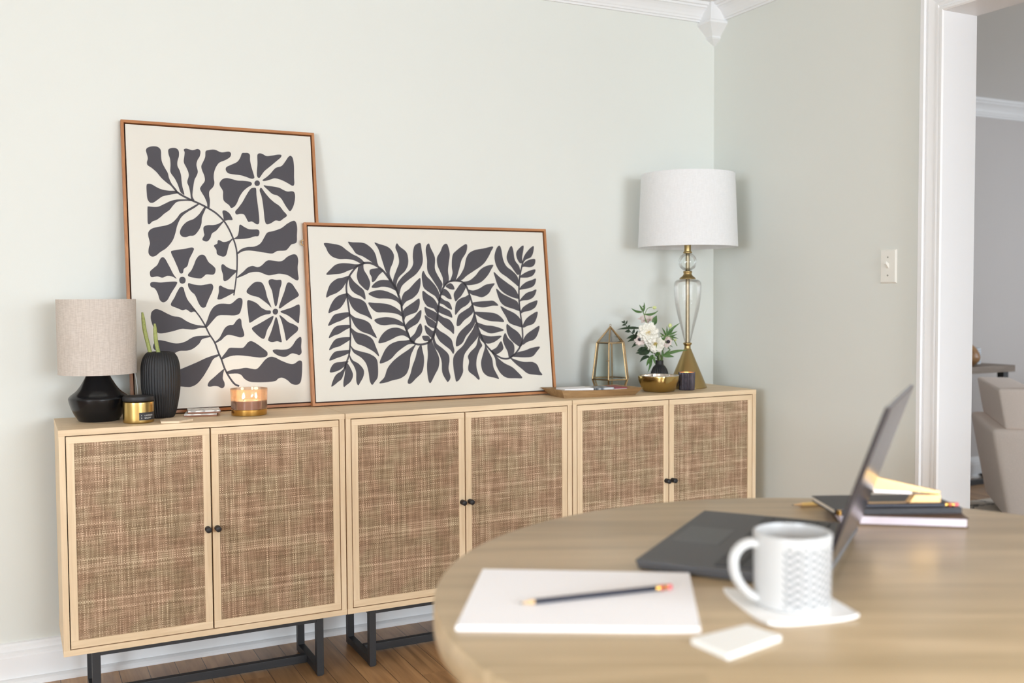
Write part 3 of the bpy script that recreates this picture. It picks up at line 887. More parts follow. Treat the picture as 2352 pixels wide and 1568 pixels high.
ART_FERNS = '''
129,1075 183,1073 241,1061 277,1035 318,1006 359,986 390,962 404,939 374,942 328,963 278,971 228,970 183,984 155,1012 142,1043
134,865 166,902 201,931 243,942 293,941 335,936 382,936 356,922 317,903 282,890 239,873 189,867
126,712 138,759 161,804 204,836 246,845 289,857 279,832 261,804 238,771 199,742 157,726
136,608 152,657 181,701 215,726 258,738 274,740 264,709 241,668 211,636 168,620
130,523 149,563 175,596 217,607 268,612 284,606 279,586 258,576 223,558 181,543
130,442 149,482 175,514 213,526 280,527 281,511 245,493 202,469 168,458
128,362 147,401 175,433 217,444 277,445 275,429 240,407 198,385 164,377
127,293 144,329 171,352 213,357 270,359 264,340 223,322 177,308
126,217 140,256 167,278 209,282 255,286 237,263 202,234 164,219
131,122 143,160 167,199 206,223 239,257 220,205 203,169 177,150 152,131
360,925 391,937 395,899 420,854 434,808 422,766 409,758 382,779 354,812 343,853 350,891
293,857 321,820 361,783 389,754 395,696 366,717 325,738 297,767 286,808
266,746 307,713 357,700 394,675 412,626 435,563 397,584 343,606 303,639 279,693
276,607 316,577 375,560 416,535 435,493 460,435 412,460 354,482 313,520 287,578
275,516 320,479 378,461 427,431 450,377 470,310 431,345 365,383 316,405 287,471
269,402 297,365 346,347 405,329 450,295 458,237 452,171 428,139 410,121 395,149 390,206 376,264 344,306 295,340 276,378
262,337 284,292 325,266 357,224 354,183 331,144 313,122 302,153 304,210 291,251 268,292
235,277 254,264 276,219 281,186 264,150 234,127 215,116 214,149 225,197 231,237
294,1086 326,1085 386,1084 420,1075 461,1042 484,1000 492,950 498,927 468,941 431,966 389,991 348,1007 324,1040
438,899 471,908 505,910 530,892 498,862 470,825 448,816 446,850 434,874
442,781 470,812 510,829 553,829 588,821 620,783 627,749 593,766 559,779 516,783 472,775
418,736 454,754 497,760 540,754 583,737 617,716 645,682 648,652 615,682 572,699 529,703 485,704 447,716
413,675 458,673 509,670 561,661 612,636 650,602 657,572 618,594 575,603 523,608 472,610 438,634
449,557 487,571 539,576 591,567 633,548 667,518 653,510 606,523 562,524 518,520 476,529
470,401 484,438 516,475 561,499 613,502 656,484 686,463 697,425 654,447 610,444 565,424 512,404
471,265 489,310 518,359 554,391 608,410 661,413 701,416 735,390 686,387 640,363 595,331 553,291 504,268
460,131 499,169 523,226 565,274 620,314 674,346 716,374 739,386 719,353 694,303 681,237 656,184 611,156 558,146 505,132
774,381 745,344 729,294 703,236 687,187 664,138 666,119 688,120 725,152 767,188 785,233 791,292 783,343
479,1086 515,1076 558,1064 591,1044 614,1002 604,951 584,909 577,867 596,816 575,825 548,892 533,942 515,1009 500,1051
640,1084 659,1062 697,1033 713,1003 714,944 689,893 642,850 622,808 617,762 597,800 602,842 627,901 648,952 642,1011 627,1053
812,1088 818,1047 824,979 811,928 768,872 702,825 656,783 636,724 625,715 621,758 626,804 669,855 725,901 750,944 750,995 761,1055 780,1079
797,842 794,791 773,740 731,702 685,681 657,648 646,610 641,657 651,699 671,741 708,766 746,804 779,834
782,699 780,655 756,609 715,593 675,576 660,547 652,589 664,627 697,652 738,677 766,696
790,621 786,579 761,533 719,508 687,488 674,467 668,513 695,547 732,571 765,605
781,528 791,486 773,444 741,420 721,391 692,412 702,433 734,462 759,508
875,1087 886,1057 914,989 909,911 929,860 958,808 954,782 937,740 923,774 886,834 853,894 854,971 848,1031 855,1070
823,894 842,859 876,825 910,783 930,740 933,714 926,671 901,714 862,740 819,774 809,825 809,868
810,755 844,731 887,701 913,658 914,620 904,603 883,629 838,646 813,681 805,715
815,640 846,629 882,612 906,594 905,552 891,539 860,561 826,583
813,585 843,566 873,548 894,526 892,492 874,493 839,510 823,536
809,515 838,498 864,476 887,476 875,429 857,425 831,447 814,469
786,440 817,443 835,438 847,413 824,405 797,410
982,787 1013,808 1035,800 1048,774 1042,763 1010,767
964,765 982,765 1008,739 1022,696 992,701 970,718 939,731
929,714 968,688 1004,671 1021,623 992,632 957,658 926,671
916,654 965,632 1005,610 1019,566 980,578 940,594 913,611
908,594 952,568 997,550 1026,507 1026,468 1020,450 996,473 957,500 922,534 901,560
884,510 919,475 963,448 1002,413 1013,370 1020,336 1009,311 988,341 949,372 910,407 886,459
872,450 886,391 929,355 972,312 979,269 968,210 979,150 958,118 943,134 919,186 919,262 900,322 871,366 861,417
852,417 867,374 887,331 903,280 894,221 864,171 834,122 820,118 811,157 809,232 820,308 820,367 828,405
1003,1088 1018,1072 1028,1016 1017,955 1007,895 1010,834 989,800 964,787 964,843 945,894 929,937 930,989 958,1032 978,1072
1157,1088 1165,1071 1153,1027 1116,974 1094,913 1066,839 1046,826 1018,821 1040,878 1037,930 1049,1008 1083,1043 1127,1074
1366,1074 1349,1038 1316,985 1275,940 1205,896 1147,861 1107,830 1060,826 1100,869 1132,922 1150,983 1176,1023 1225,1047 1292,1059
1359,941 1340,906 1308,861 1257,817 1199,798 1138,795 1116,817 1163,826 1213,861 1254,905 1303,932
1362,806 1336,773 1309,734 1259,708 1213,717 1171,730 1145,765 1187,756 1235,769 1284,795 1323,804
1133,800 1136,778 1100,722 1075,700 1051,679 1041,705 1041,735 1066,769 1101,808
1158,726 1161,682 1133,652 1094,631 1070,610 1043,584 1042,619 1055,670 1089,700 1128,713
1178,656 1178,600 1146,570 1107,544 1073,510 1049,507 1051,541 1068,584 1112,613 1151,635
1034,365 1039,412 1065,459 1114,501 1158,535 1187,591 1191,530 1159,479 1114,432 1088,390 1059,369
1195,521 1214,452 1192,409 1132,350 1092,299 1078,231 1075,180 1044,130 1020,118 1013,148 1005,217 1009,285 1038,327 1087,368 1128,427 1169,478
1216,451 1220,399 1235,364 1216,339 1188,279 1180,219 1190,167 1200,132 1188,124 1161,151 1121,183 1116,213 1126,255 1119,290 1144,324 1189,366
1248,390 1273,337 1285,311 1306,267 1312,206 1337,153 1349,122 1316,132 1260,147 1225,183 1217,244 1237,304 1255,355
1287,337 1328,301 1354,270 1400,233 1456,205 1493,173 1535,123 1479,122 1412,128 1366,160 1336,214 1326,275
1176,669 1229,677 1296,681 1344,681 1380,648 1332,646 1274,635 1226,638 1185,652
1188,604 1243,603 1309,598 1357,589 1398,562 1417,529 1362,532 1305,537 1249,555 1204,582
1191,534 1228,521 1275,507 1322,502 1379,487 1411,469 1367,457 1309,448 1262,464 1217,495
1210,456 1251,438 1307,428 1389,430 1363,405 1324,384 1275,376 1229,399
1300,323 1345,348 1382,391 1397,360 1397,334 1366,308 1327,297
1446,271 1498,252 1556,237 1625,234 1663,211 1680,166 1698,136 1638,141 1580,152 1533,189 1487,226
1693,343 1665,308 1628,274 1568,269 1510,273 1461,281 1512,308 1572,320 1623,336
1420,449 1441,412 1478,375 1487,340 1477,296 1441,267 1430,315 1409,360 1399,404
1437,513 1476,486 1522,454 1549,413 1553,365 1535,347 1506,361 1460,402 1435,456
1397,643 1446,618 1503,591 1544,555 1556,515 1559,488 1516,498 1459,521 1433,570 1411,606
1371,769 1415,734 1481,702 1533,675 1545,631 1553,604 1495,622 1428,645 1392,685
1360,890 1404,853 1459,813 1515,773 1542,729 1547,695 1482,711 1425,742 1389,782 1369,844
1418,1082 1432,1053 1440,986 1463,933 1509,898 1549,853 1554,786 1518,809 1462,853 1411,888 1381,941 1373,1003 1394,1061
1515,1081 1527,1050 1535,978 1566,934 1571,885 1547,871 1506,925 1479,960 1470,1004 1496,1063
1612,1085 1609,1051 1595,997 1596,961 1573,956 1551,996 1552,1037 1586,1073
1697,1081 1688,1034 1665,998 1629,984 1594,957 1611,1006 1644,1047 1676,1075
1700,987 1692,944 1655,926 1606,930 1583,921 1608,957 1649,980
1697,910 1681,872 1640,852 1590,849 1562,853 1592,876 1643,899
1697,842 1681,795 1639,773 1584,764 1556,762 1576,791 1617,818 1658,831
1695,762 1675,715 1633,688 1578,682 1548,673 1570,702 1612,737 1658,751
1698,681 1679,634 1632,608 1582,599 1553,586 1569,626 1616,657 1662,674
1692,600 1684,558 1655,513 1604,497 1569,484 1567,506 1598,550 1645,581
1701,495 1685,441 1652,398 1596,381 1555,360 1559,391 1590,435 1652,473
'''
ART_FERNS_STEMS = [
(6.8, 5.1, [(395, 941), (352, 924), (311, 882), (279, 832), (267, 783), (269, 717), (276, 643), (281, 570), (280, 488), (273, 398), (261, 325), (237, 269), (225, 237)]),
(7.6, 6.0, [(391, 944), (438, 945), (481, 929), (530, 892), (579, 825), (619, 758), (645, 673), (652, 598), (660, 530), (680, 471), (701, 416), (730, 390), (774, 383), (820, 391), (855, 417), (878, 467), (903, 543), (915, 620), (934, 705), (957, 765), (986, 804), (1029, 824), (1094, 822), (1132, 798), (1156, 739), (1177, 660), (1191, 582), (1209, 495), (1249, 390), (1302, 323), (1353, 283), (1400, 265), (1449, 271), (1509, 317), (1547, 374), (1558, 418), (1559, 497), (1553, 577), (1548, 666), (1552, 755), (1563, 844), (1583, 916), (1601, 970)])]



def closed_spline(P, n=4):
    out = []
    m = len(P)
    for i in range(m):
        p0, p1, p2, p3 = (Vector(P[(i + k) % m]) for k in (-1, 0, 1, 2))
        for k in range(n):
            t = k / n
            out.append(0.5 * ((2 * p1) + (p2 - p0) * t + (2 * p0 - 5 * p1 + 4 * p2 - p3) * t * t + (3 * p1 - p0 - 3 * p2 + p3) * t ** 3))
    return out


def make_picture(label, x, y, yaw, lean, w, h, art, stems):
    O = Vector((x, y, ZT + .0006))
    ex = Vector((cos(yaw), sin(yaw), 0))
    nh = Vector((sin(yaw), -cos(yaw), 0))
    ey = Vector((0, 0, 1)) * cos(lean) - nh * sin(lean)
    n = ex.cross(ey)
    if n.dot(nh) < 0:
        n = -n
    O = O + n * 0.0 + Vector((0, 0, 0.0235 * sin(lean)))

    def P(a, b, d):
        return O + ex * a + ey * b + n * d
    t = thing('framed_picture', label, 'framed picture', tuple(O + ex * w / 2), 'framed botanical pictures')
    fw, dp = 0.0085, 0.023

    def bar(bm, a0, b0, a1, b1, d0, d1, mi, cut=None):
        q0 = [P(*c, d0) for c in ((a0, b0), (a1, b0), (a1, b1), (a0, b1))]
        q1 = [P(*c, d1) for c in ((a0, b0), (a1, b0), (a1, b1), (a0, b1))]
        hexa(bm, q0, q1, mi, 0.0006)
    bm = B()
    # mitred members
    for q, mi in ((((0, 0), (w, 0), (w - fw, fw), (fw, fw)), 0), (((0, h), (w, h), (w - fw, h - fw), (fw, h - fw)), 0),
                  (((0, 0), (0, h), (fw, h - fw), (fw, fw)), 1), (((w, 0), (w, h), (w - fw, h - fw), (w - fw, fw)), 1)):
        hexa(bm, [P(a, b, -dp) for a, b in q], [P(a, b, 0) for a, b in q], mi, 0.0004)
    bar(bm, fw, fw, w - fw, h - fw, -dp + .001, -dp + .004, 2)
    fo = obj('frame', bm, (TEAK_X, TEAK_Z, REBATE), t)
    # stretched canvas floats in the frame with a narrow shadow gap
    gp = 0.0042
    bm = B()
    hexa(bm, [P(a, b, -dp + .004) for a, b in ((fw + gp, fw + gp), (w - fw - gp, fw + gp), (w - fw - gp, h - fw - gp), (fw + gp, h - fw - gp))],
         [P(a, b, -.0035) for a, b in ((fw + gp, fw + gp), (w - fw - gp, fw + gp), (w - fw - gp, h - fw - gp), (fw + gp, h - fw - gp))], 0, 0.0008)
    zi = -.0031
    for line in art.strip().splitlines():
        pts = closed_spline([tuple(int(v) / 2000 for v in s.split(',')) for s in line.split()])
        vs = [bm.verts.new(P(p.x, p.y, zi)) for p in pts]
        for tri in geometry.tessellate_polygon([[Vector((p.x, p.y, 0)) for p in pts]]):
            try:
                f = bm.faces.new([vs[i] for i in tri]); f.material_index = 1
            except ValueError:
                pass
    for w0, w1, pts in stems:
        S = spline3([(a / 2000, b / 2000, 0) for a, b in pts], 6)
        prev = None
        for i, p in enumerate(S):
            d = (S[min(i + 1, len(S) - 1)] - S[max(i - 1, 0)]).normalized()
            hw = (w0 + (w1 - w0) * i / (len(S) - 1)) / 2000
            a = bm.verts.new(P(p.x - d.y * hw, p.y + d.x * hw, zi))
            b = bm.verts.new(P(p.x + d.y * hw, p.y - d.x * hw, zi))
            if prev:
                f = bm.faces.new((prev[0], prev[1], b, a)); f.material_index = 1
            prev = (a, b)
    for f in bm.faces:                       # printed faces look out of the picture
        if f.material_index == 1 and f.normal.dot(n) < 0:
            f.normal_flip()
    bm.normal_update()
    for f in bm.faces:
        if f.material_index == 1 and f.normal.dot(n) < 0:
            f.normal_flip()
    obj('canvas', bm, (CANVAS, INK), t, recalc=False)
    return t, P


pic1, P1 = make_picture('tall framed print of charcoal flowers and wavy leaves, leaning behind the small black lamp', 0.2119, 0.2477, 0.0070, 0.1301, 0.6085, 0.9132, ART_FLOWERS, ART_FLOWERS_STEMS)
pic2, P2 = make_picture('wide framed print of dense charcoal fern leaves, leaning in front of the tall print', 0.7630, 0.2273, -0.0085, 0.1303, 0.9013, 0.6056, ART_FERNS, ART_FERNS_STEMS)
bm = B()
pts = [P2(-.0005, .548, -.012), P2(-.008, .546, -.013), P2(-.009, .535, -.013), P2(-.001, .531, -.012)]
tube(bm, spline3(pts, 5), 0.0022, 8)
obj('hanging_ring', bm, BRASS, pic2, smooth=60)['label'] = 'small brass ring at the frame edge'

# ================================================================ on the left cabinet
# --- small black lamp
LX, LY = 0.117, 0.195
BLACKGLAZE = plain('black_glazed_ceramic', L(17, 18, 21), 0.22, bump=0.10, bscale=60, spec=0.45)
t = thing('table_lamp', 'small black ceramic lamp with a beige linen drum shade', 'lamp', (LX, LY, ZT))
bm = B()
pr = smooth_profile([(.054, .0), (.057, .004), (.066, .018), (.0735, .034), (.0795, .052), (.0822, .0645), (.0818, .067)], 5) + \
     smooth_profile([(.0818, .0675), (.0800, .0705), (.0745, .076), (.0655, .083), (.0565, .092), (.0480, .104), (.0415, .115), (.0365, .124), (.0335, .131), (.0325, .137)], 5)
lathe(bm, LX, LY, [(r, ZT + z) for r, z in pr], 72, cap0=True, cap1=True)
obj('base', bm, BLACKGLAZE, t, smooth=40)
bm = B()
tube(bm, [(LX, LY, ZT + .13), (LX, LY, ZT + .20)], 0.013, 16)
tube(bm, [(LX, LY, ZT + .20), (LX, LY, ZT + .345)], 0.0018, 8)
obj('socket', bm, plain('lamp_socket', L(60, 58, 55), 0.4), t, smooth=40)
bm = B()
z0, z1, r0, r1 = ZT + .138, ZT + .3545, .1075, .1085
lathe(bm, LX, LY, [(r0, z0), (r1, z1), (r1 - .0022, z1), (r0 - .0022, z0), (r0, z0)], 96)
for k in range(3):
    a = 2 * pi * k / 3 + .4
    tube(bm, [(LX, LY, z1 - .012), (LX + (r1 - .003) * cos(a), LY + (r1 - .003) * sin(a), z1 - .012)], 0.0013, 6)
obj('lamp_shade', bm, linen('beige_linen', L(206, 196, 186), L(226, 217, 208), 0.22), t, smooth=50)
bm = B()
tube(bm, spline3([(LX + .012, LY + .006, ZT + .15), (LX + .055, LY + .018, ZT + .151), (LX + .090, LY + .032, ZT + .147), (LX + .106, LY + .038, ZT + .130), (LX + .112, LY + .041, ZT + .09), (LX + .112, LY + .042, ZT + .05),
                  (LX + .110, LY + .044, ZT + .012), (LX + .102, LY + .048, ZT + .0022), (LX + .085, LY + .062, ZT + .0022), (LX + .075, LY + .085, ZT + .0022)], 8), 0.0017, 8)
obj('cord', bm, CORDM, t, smooth=80)['label'] = 'thin white cord'

# --- black ribbed vase with two green stems
VX, VY = 0.290, 0.186
MATTBLACK = plain('matt_black_ceramic', L(23, 23, 25), 0.55, bump=0.05, bscale=300)
t = thing('ribbed_vase', 'black matt vase with vertical ribs holding two green stems', 'vase', (VX, VY, ZT))


def rib(a, z, r, n=40, amp=0.030):
    return r * (1 - amp * (0.5 + 0.5 * cos(a * n)) ** 2)


bm = B()
pr = smooth_profile([(.034, 0), (.038, .004), (.0435, .018), (.0495, .045), (.0545, .075), (.0565, .10), (.0565, .140), (.0548, .160), (.0500, .178), (.0430, .190), (.0365, .1955), (.0325, .1965)], 5)
inner = [(.0300, .1955), (.0290, .190), (.0290, .10), (.0285, .02), (.0, .02)]
lathe(bm, VX, VY, [(r, ZT + z) for r, z in pr], 352, rfun=rib, cap0=True)
lathe(bm, VX, VY, [(.0325 * .986, ZT + .1965)] + [(max(r, .0005), ZT + z) for r, z in inner], 64, cap1=True)
obj('body', bm, MATTBLACK, t, smooth=60)
STEMG = plain('olive_green_stem', L(150, 158, 92), 0.65, bump=0.3, bscale=180, var=0.18)
for lab, top, hgt, dx in (('taller green rod stem standing in the black ribbed vase', (0.2406, 0.186, 1.1204), 0, -.012), ('shorter green rod stem standing in the black ribbed vase', (0.2741, 0.18, 1.0864), 0, .004)):
    bot = Vector((VX + dx * .9 + (.004 if dx < 0 else .006), VY, ZT + .05))
    topv = Vector(top)
    d = (topv - bot)
    bm = B()
    K = 14
    pts = [bot + d * (i / K) + Vector((0.0015 * sin(i), 0, 0)) for i in range(K + 1)]
    rad = [0.0058] * (K - 1) + [0.0052, 0.0028]
    tube(bm, pts, rad, 12)
    o = obj('green_stem', bm, STEMG, None, tuple(bot), smooth=50)
    tag(o, lab, 'stem', 'green stems in the ribbed vase')

# --- gold candle jar with black lid and label
JX, JY = 0.2155, 0.088
t = thing('candle_jar', 'gold candle jar with a black lid and black label', 'candle jar', (JX, JY, ZT))
bm = B()
lathe(bm, JX, JY, [(r, ZT + z) for r, z in smooth_profile([(.0385, 0), (.0410, .0015), (.0425, .005), (.0427, .03), (.0427, .056), (.0420, .060), (.0385, .0625)], 4)], 64, cap0=True, cap1=True)
obj('jar', bm, plain('brushed_gold_jar', L(206, 176, 112), 0.24, 1.0), t, smooth=40)
bm = B()
lathe(bm, JX, JY, [(r, ZT + z) for r, z in [(.040, .0628), (.0420, .0632), (.0428, .0645), (.0428, .0735), (.0420, .0755), (.0395, .0765), (.0, .0768)]], 64, cap0=True)
obj('lid', bm, plain('black_lid', L(34, 34, 36), 0.5), t, smooth=40)
# label wraps round the front right of the jar
CAMA = math.atan2(-2.954 - JY, -.098 - JX)
ang0, ang1 = CAMA + 0.03, CAMA + 1.35
bm = B()
rows = []
for i in range(25):
    a = ang0 + (ang1 - ang0) * i / 24
    rows.append([bm.verts.new((JX + r * cos(a), JY + r * sin(a), ZT + z)) for r, z in ((.0428, .0095), (.0428, .0315), (.0432, .0315), (.0432, .0095))])
for i in range(24):
    for k in range(4):
        bm.faces.new((rows[i][k], rows[i + 1][k], rows[i + 1][(k + 1) % 4], rows[i][(k + 1) % 4]))
bm.faces.new(rows[0]); bm.faces.new(rows[-1][::-1])
lab = obj('label', bm, plain('black_label_paper', L(44, 44, 46), 0.6), t, smooth=30)
WHITEINK = plain('white_lettering', L(225, 225, 222), 0.6)


def letter_arc(lines, r, cx, cy, a_start, size, parent):
    """words bent round a vertical cylinder; lines = [(text, z, angle offset)]"""
    bm = B()
    for text, z, da in lines:
        cu = bpy.data.curves.new('lettering', 'FONT')
        cu.body = text
        cu.size = size
        cu.extrude = 0.0
        tmp = bpy.data.objects.new('lettering', cu)
        COL.objects.link(tmp)
        dg = bpy.context.evaluated_depsgraph_get()
        me = bpy.data.meshes.new_from_object(tmp.evaluated_get(dg))
        vs = []
        for v in me.vertices:
            a = a_start + da + v.co.x / r
            vs.append(bm.verts.new((cx + r * cos(a), cy + r * sin(a), z + v.co.y)))
        for p in me.polygons:
            try:
                bm.faces.new([vs[i] for i in p.vertices])
            except ValueError:
                pass
        bpy.data.objects.remove(tmp)
        bpy.data.meshes.remove(me)
        bpy.data.curves.remove(cu)
    return obj('lettering', bm, WHITEINK, parent, recalc=False)


letter_arc([('LAVENDER', ZT + .0212, 0.34), ('BALSAM', ZT + .0138, 0.34), ('1', ZT + .0212, 0.12), ('2', ZT + .0138, 0.12)], .04345, JX, JY, ang0, 0.0058, lab)

# --- coasters
TILEWOOD = wood('pale_coaster_wood', L(212, 190, 160), L(236, 216, 188), 'x', 2, 0.6)
bm = B()
HX = [(0.272, 0.070), (0.293, 0.106), (0.349, 0.099), (0.360, 0.044), (0.316, 0.008), (0.268, 0.022)]
prism(bm, HX, ZT + .0003, ZT + .0062, 0.0006)
o = obj('hexagon_coaster', bm, TILEWOOD, None, (0.312, 0.058, ZT))
tag(o, 'six-sided pale wooden coaster in front of the black ribbed vase', 'coaster')
DARKCOAST = wood('brown_coaster_wood', L(112, 72, 54), L(150, 104, 80), 'x', 2, 0.6)


def coaster(cx, cy, a, z, label, ptex):
    t = thing('square_coaster', label, 'coaster', (cx, cy, z), 'square patterned coasters')
    c, s = cos(a), sin(a)
    w, d = 0.047, 0.042
    q = [(cx + c * u * w - s * v * d, cy + s * u * w + c * v * d) for u, v in ((-1, -1), (1, -1), (1, 1), (-1, 1))]
    bm = B(); prism(bm, q, z, z + .0042, 0.0005); obj('wooden_base', bm, DARKCOAST, t)
    bm = B(); prism(bm, q, z + .0043, z + .0082, 0.0008); obj('printed_top', bm, ptex, t)


coaster(0.405, 0.180, -0.22, ZT + .0004, 'lower of two stacked coasters with a brown wooden edge, by the lit candle', marble_print('pale_leaf_print', L(196, 190, 184), L(232, 228, 222), 30))
coaster(0.413, 0.186, -0.12, ZT + .0090, 'upper patterned white coaster of the two stacked by the lit candle', marble_print('grey_leaf_print', L(168, 164, 162), L(236, 234, 230), 36))

# --- lit three-wick candle in an amber glass on a gold foot
KX, KY = 0.537, 0.122
t = thing('three_wick_candle', 'lit three-wick candle in amber glass with a gold base', 'candle', (KX, KY, ZT))
bm = B()
lathe(bm, KX, KY, [(r, ZT + z) for r, z in [(.0505, .0), (.0525, .0012), (.0530, .004), (.0532, .0182), (.0520, .0192)]], 72, cap0=True, cap1=True)
obj('gold_base', bm, plain('gold_band', L(216, 172, 96), 0.2, 1.0), t, smooth=40)
bm = B()
lathe(bm, KX, KY, [(.0532, ZT + .0193), (.0548, ZT + .05), (.0555, ZT + .0800), (.0551, ZT + .0806), (.0540, ZT + .0800), (.0530, ZT + .05), (.0516, ZT + .0193)], 72)
obj('glass', bm, thin_glass('amber_glass', (1.0, 0.92, 0.86, 1), 0.03, translucent=0.22, tcol=(1.0, 0.74, 0.54, 1)), t, smooth=50)
bm = B()
lathe(bm, KX, KY, [(.0512, ZT + .0194), (.0524, ZT + .044), (.0520, ZT + .0452), (.02, ZT + .0445), (.0, ZT + .0444)], 64, cap0=True)
WAX = plain('mauve_wax', L(176, 152, 150), 0.5)
WAX.node_tree.nodes['Principled BSDF'].inputs['Subsurface Weight'].default_value = 0.2
WAX.node_tree.nodes['Principled BSDF'].inputs['Subsurface Radius'].default_value = (0.01, 0.004, 0.002)
obj('wax', bm, WAX, t, smooth=40)
FLAME = emitter('candle_flame', (1.0, 0.86, 0.55, 1), 16.0)


def flame(px, py, pz, parent, s=1.0, watts=0.06):
    bm = B()
    tube(bm, [(px, py, pz - .002), (px + .0005, py, pz + .006 * s)], 0.0007, 6)
    w = obj('wick', bm, plain('burnt_wick', L(40, 30, 26), 0.9), parent)
    bm = B()
    lathe(bm, px, py, [(r * s, pz + z * s) for r, z in smooth_profile([(.0002, .004), (.0026, .0065), (.0034, .0095), (.0025, .0145), (.0010, .019), (.0001, .022)], 4)], 12, cap0=True, cap1=True)
    obj('flame', bm, FLAME, w, smooth=80)
    ld = bpy.data.lights.new('candle_glow', 'POINT')
    ld.energy, ld.color, ld.shadow_soft_size = watts, (1.0, 0.62, 0.30), 0.006
    lo = bpy.data.objects.new('candle_glow', ld)
    COL.objects.link(lo)
    lo.location = (px, py, pz + .030 * s)


for fx, fy in ((-.020, -.012), (-.012, .018), (.022, .002)):
    flame(KX + fx, KY + fy, ZT + .0447, t)

# ================================================================ on the right half
# --- wooden tray with papers
TRAYW = wood('brown_bread_board_wood', L(134, 104, 70), L(178, 146, 104), 'x', 1.6, 0.55, 0.9)
t = thing('wooden_tray', 'shallow brown wooden tray holding papers, in front of the wide fern picture', 'tray', (1.755, 0.118, ZT))
TR = [(1.605, 0.0724, 0.832), (1.9133, 0.0305, 0.835), (1.8904, 0.1858, 0.835), (1.5991, 0.2238, 0.835)]
TB = [(1.6156, 0.0774, 0.8056), (1.9022, 0.0642, 0.8056), (1.868, 0.155, .8056), (1.622, 0.182, .8056)]
TR = [Vector((a[0], a[1], .833)) for a in TR]
TB = [Vector(a) for a in TB]
ctr = sum(TR, Vector()) / 4


def rim_ring(rim, bot, k, zoff, n=14):
    """points round the tray at level k (0 floor .. 1 rim), long sides straight, ends lifted"""
    out = []
    for e in range(4):
        a0, a1 = bot[e].lerp(rim[e], k), bot[(e + 1) % 4].lerp(rim[(e + 1) % 4], k)
        for i in range(n):
            u = i / n
            p = a0.lerp(a1, u)
            bul = (4 * u * (1 - u))
            outw = Vector((p.x - ctr.x, p.y - ctr.y, 0)).normalized()
            if e in (0, 2):
                p += Vector((0, -1 if e == 0 else 1, 0)) * 0.006 * bul
                p.z -= 0.0032 * bul * k
            else:
                p += Vector((1 if e == 1 else -1, 0, 0)) * 0.004 * bul
            p.z += zoff
            out.append(p)
    return out


bm = B()
levels = [(0, 0, 1.0), (.35, 0, 1.0), (.75, 0, 1.0), (1, 0, 1.0), (1, .0004, .975), (.75, .003, .955), (.35, .0045, .94), (.05, .006, .93)]
rows = []
for k, zo, sc in levels:
    ring = rim_ring(TR, TB, k, zo)
    rows.append([bm.verts.new(Vector((ctr.x + (p.x - ctr.x) * sc, ctr.y + (p.y - ctr.y) * sc, p.z))) for p in ring])
m = len(rows[0])
for i in range(len(rows) - 1):
    for j in range(m):
        bm.faces.new((rows[i][j], rows[i][(j + 1) % m], rows[i + 1][(j + 1) % m], rows[i + 1][j]))
bm.faces.new(rows[0][::-1]); bm.faces.new(rows[-1])
obj('body', bm, TRAYW, t, smooth=35)


def slab(name, label, cat, cx, cy, z, w, d, h, a, mat, group=None, bev=.0006, tilt=0.0):
    bm = B()
    box(bm, (cx - w / 2, cy - d / 2, z), (cx + w / 2, cy + d / 2, z + h), bev, (a, (cx, cy, 0)))
    if tilt:
        bmesh.ops.rotate(bm, verts=bm.verts, cent=(cx, cy, z), matrix=Matrix.Rotation(tilt, 3, 'Y'))
    o = obj(name, bm, mat, None, (cx, cy, z))
    return tag(o, label, cat, group)


PAPERW = plain('white_paper', L(244, 244, 246), 0.7, spec=0.3)
slab('notepad', 'white notepad lying in the left end of the wooden tray', 'notepad', 1.684, 0.122, .8142, .112, .078, .0212, -0.10, PAPERW)
slab('photo_card', 'grey and white patterned card in the middle of the wooden tray', 'card', 1.782, 0.112, .8142, .075, .080, .0205, 0.05, marble_print('grey_card_print', L(108, 116, 124), L(214, 218, 222), 14))
REDB = plain('wine_red_cover', L(142, 52, 62), 0.5)
t = thing('red_booklet', 'wine-red booklet in the right end of the wooden tray', 'booklet', (1.842, 0.104, .8142))
bm = B(); box(bm, (1.822, .062, .8142), (1.868, .146, .8300), .0006, (-.08, (1.845, .104, 0))); obj('pages', bm, PAPERW, t)
bm = B(); box(bm, (1.821, .061, .8302), (1.869, .147, .8345), .0006, (-.08, (1.845, .104, 0))); obj('cover', bm, REDB, t)

# --- glass and brass lantern
GX, GY = 1.930, 0.276
t = thing('glass_lantern', 'six-sided brass and glass lantern with a pointed top, behind the wooden tray', 'lantern', (GX, GY, ZT))
A0 = radians(-127.5)
LV = [(.0610, ZT + .0028), (.0748, ZT + .042), (.0560, ZT + .1795), (.0, ZT + .2395)]
HP = [[Vector((GX + r * cos(A0 + k * pi / 3), GY + r * sin(A0 + k * pi / 3), z)) for k in range(6)] for r, z in LV[:3]]
apex = Vector((GX, GY, LV[3][1]))
bm = B()
for k in range(6):
    for i in range(2):
        tube(bm, [HP[i][k], HP[i + 1][k]], 0.0030, 6)
    tube(bm, [HP[2][k], apex], 0.0030, 6)
    for i in range(3):
        tube(bm, [HP[i][k], HP[i][(k + 1) % 6]], 0.0027, 6)
tube(bm, [apex + Vector((0.0042 * cos(a), 0, .0052 + 0.0042 * sin(a))) for a in [2 * pi * i / 14 for i in range(15)]], 0.0008, 6)
obj('brass_frame', bm, BRASS, t, smooth=40)
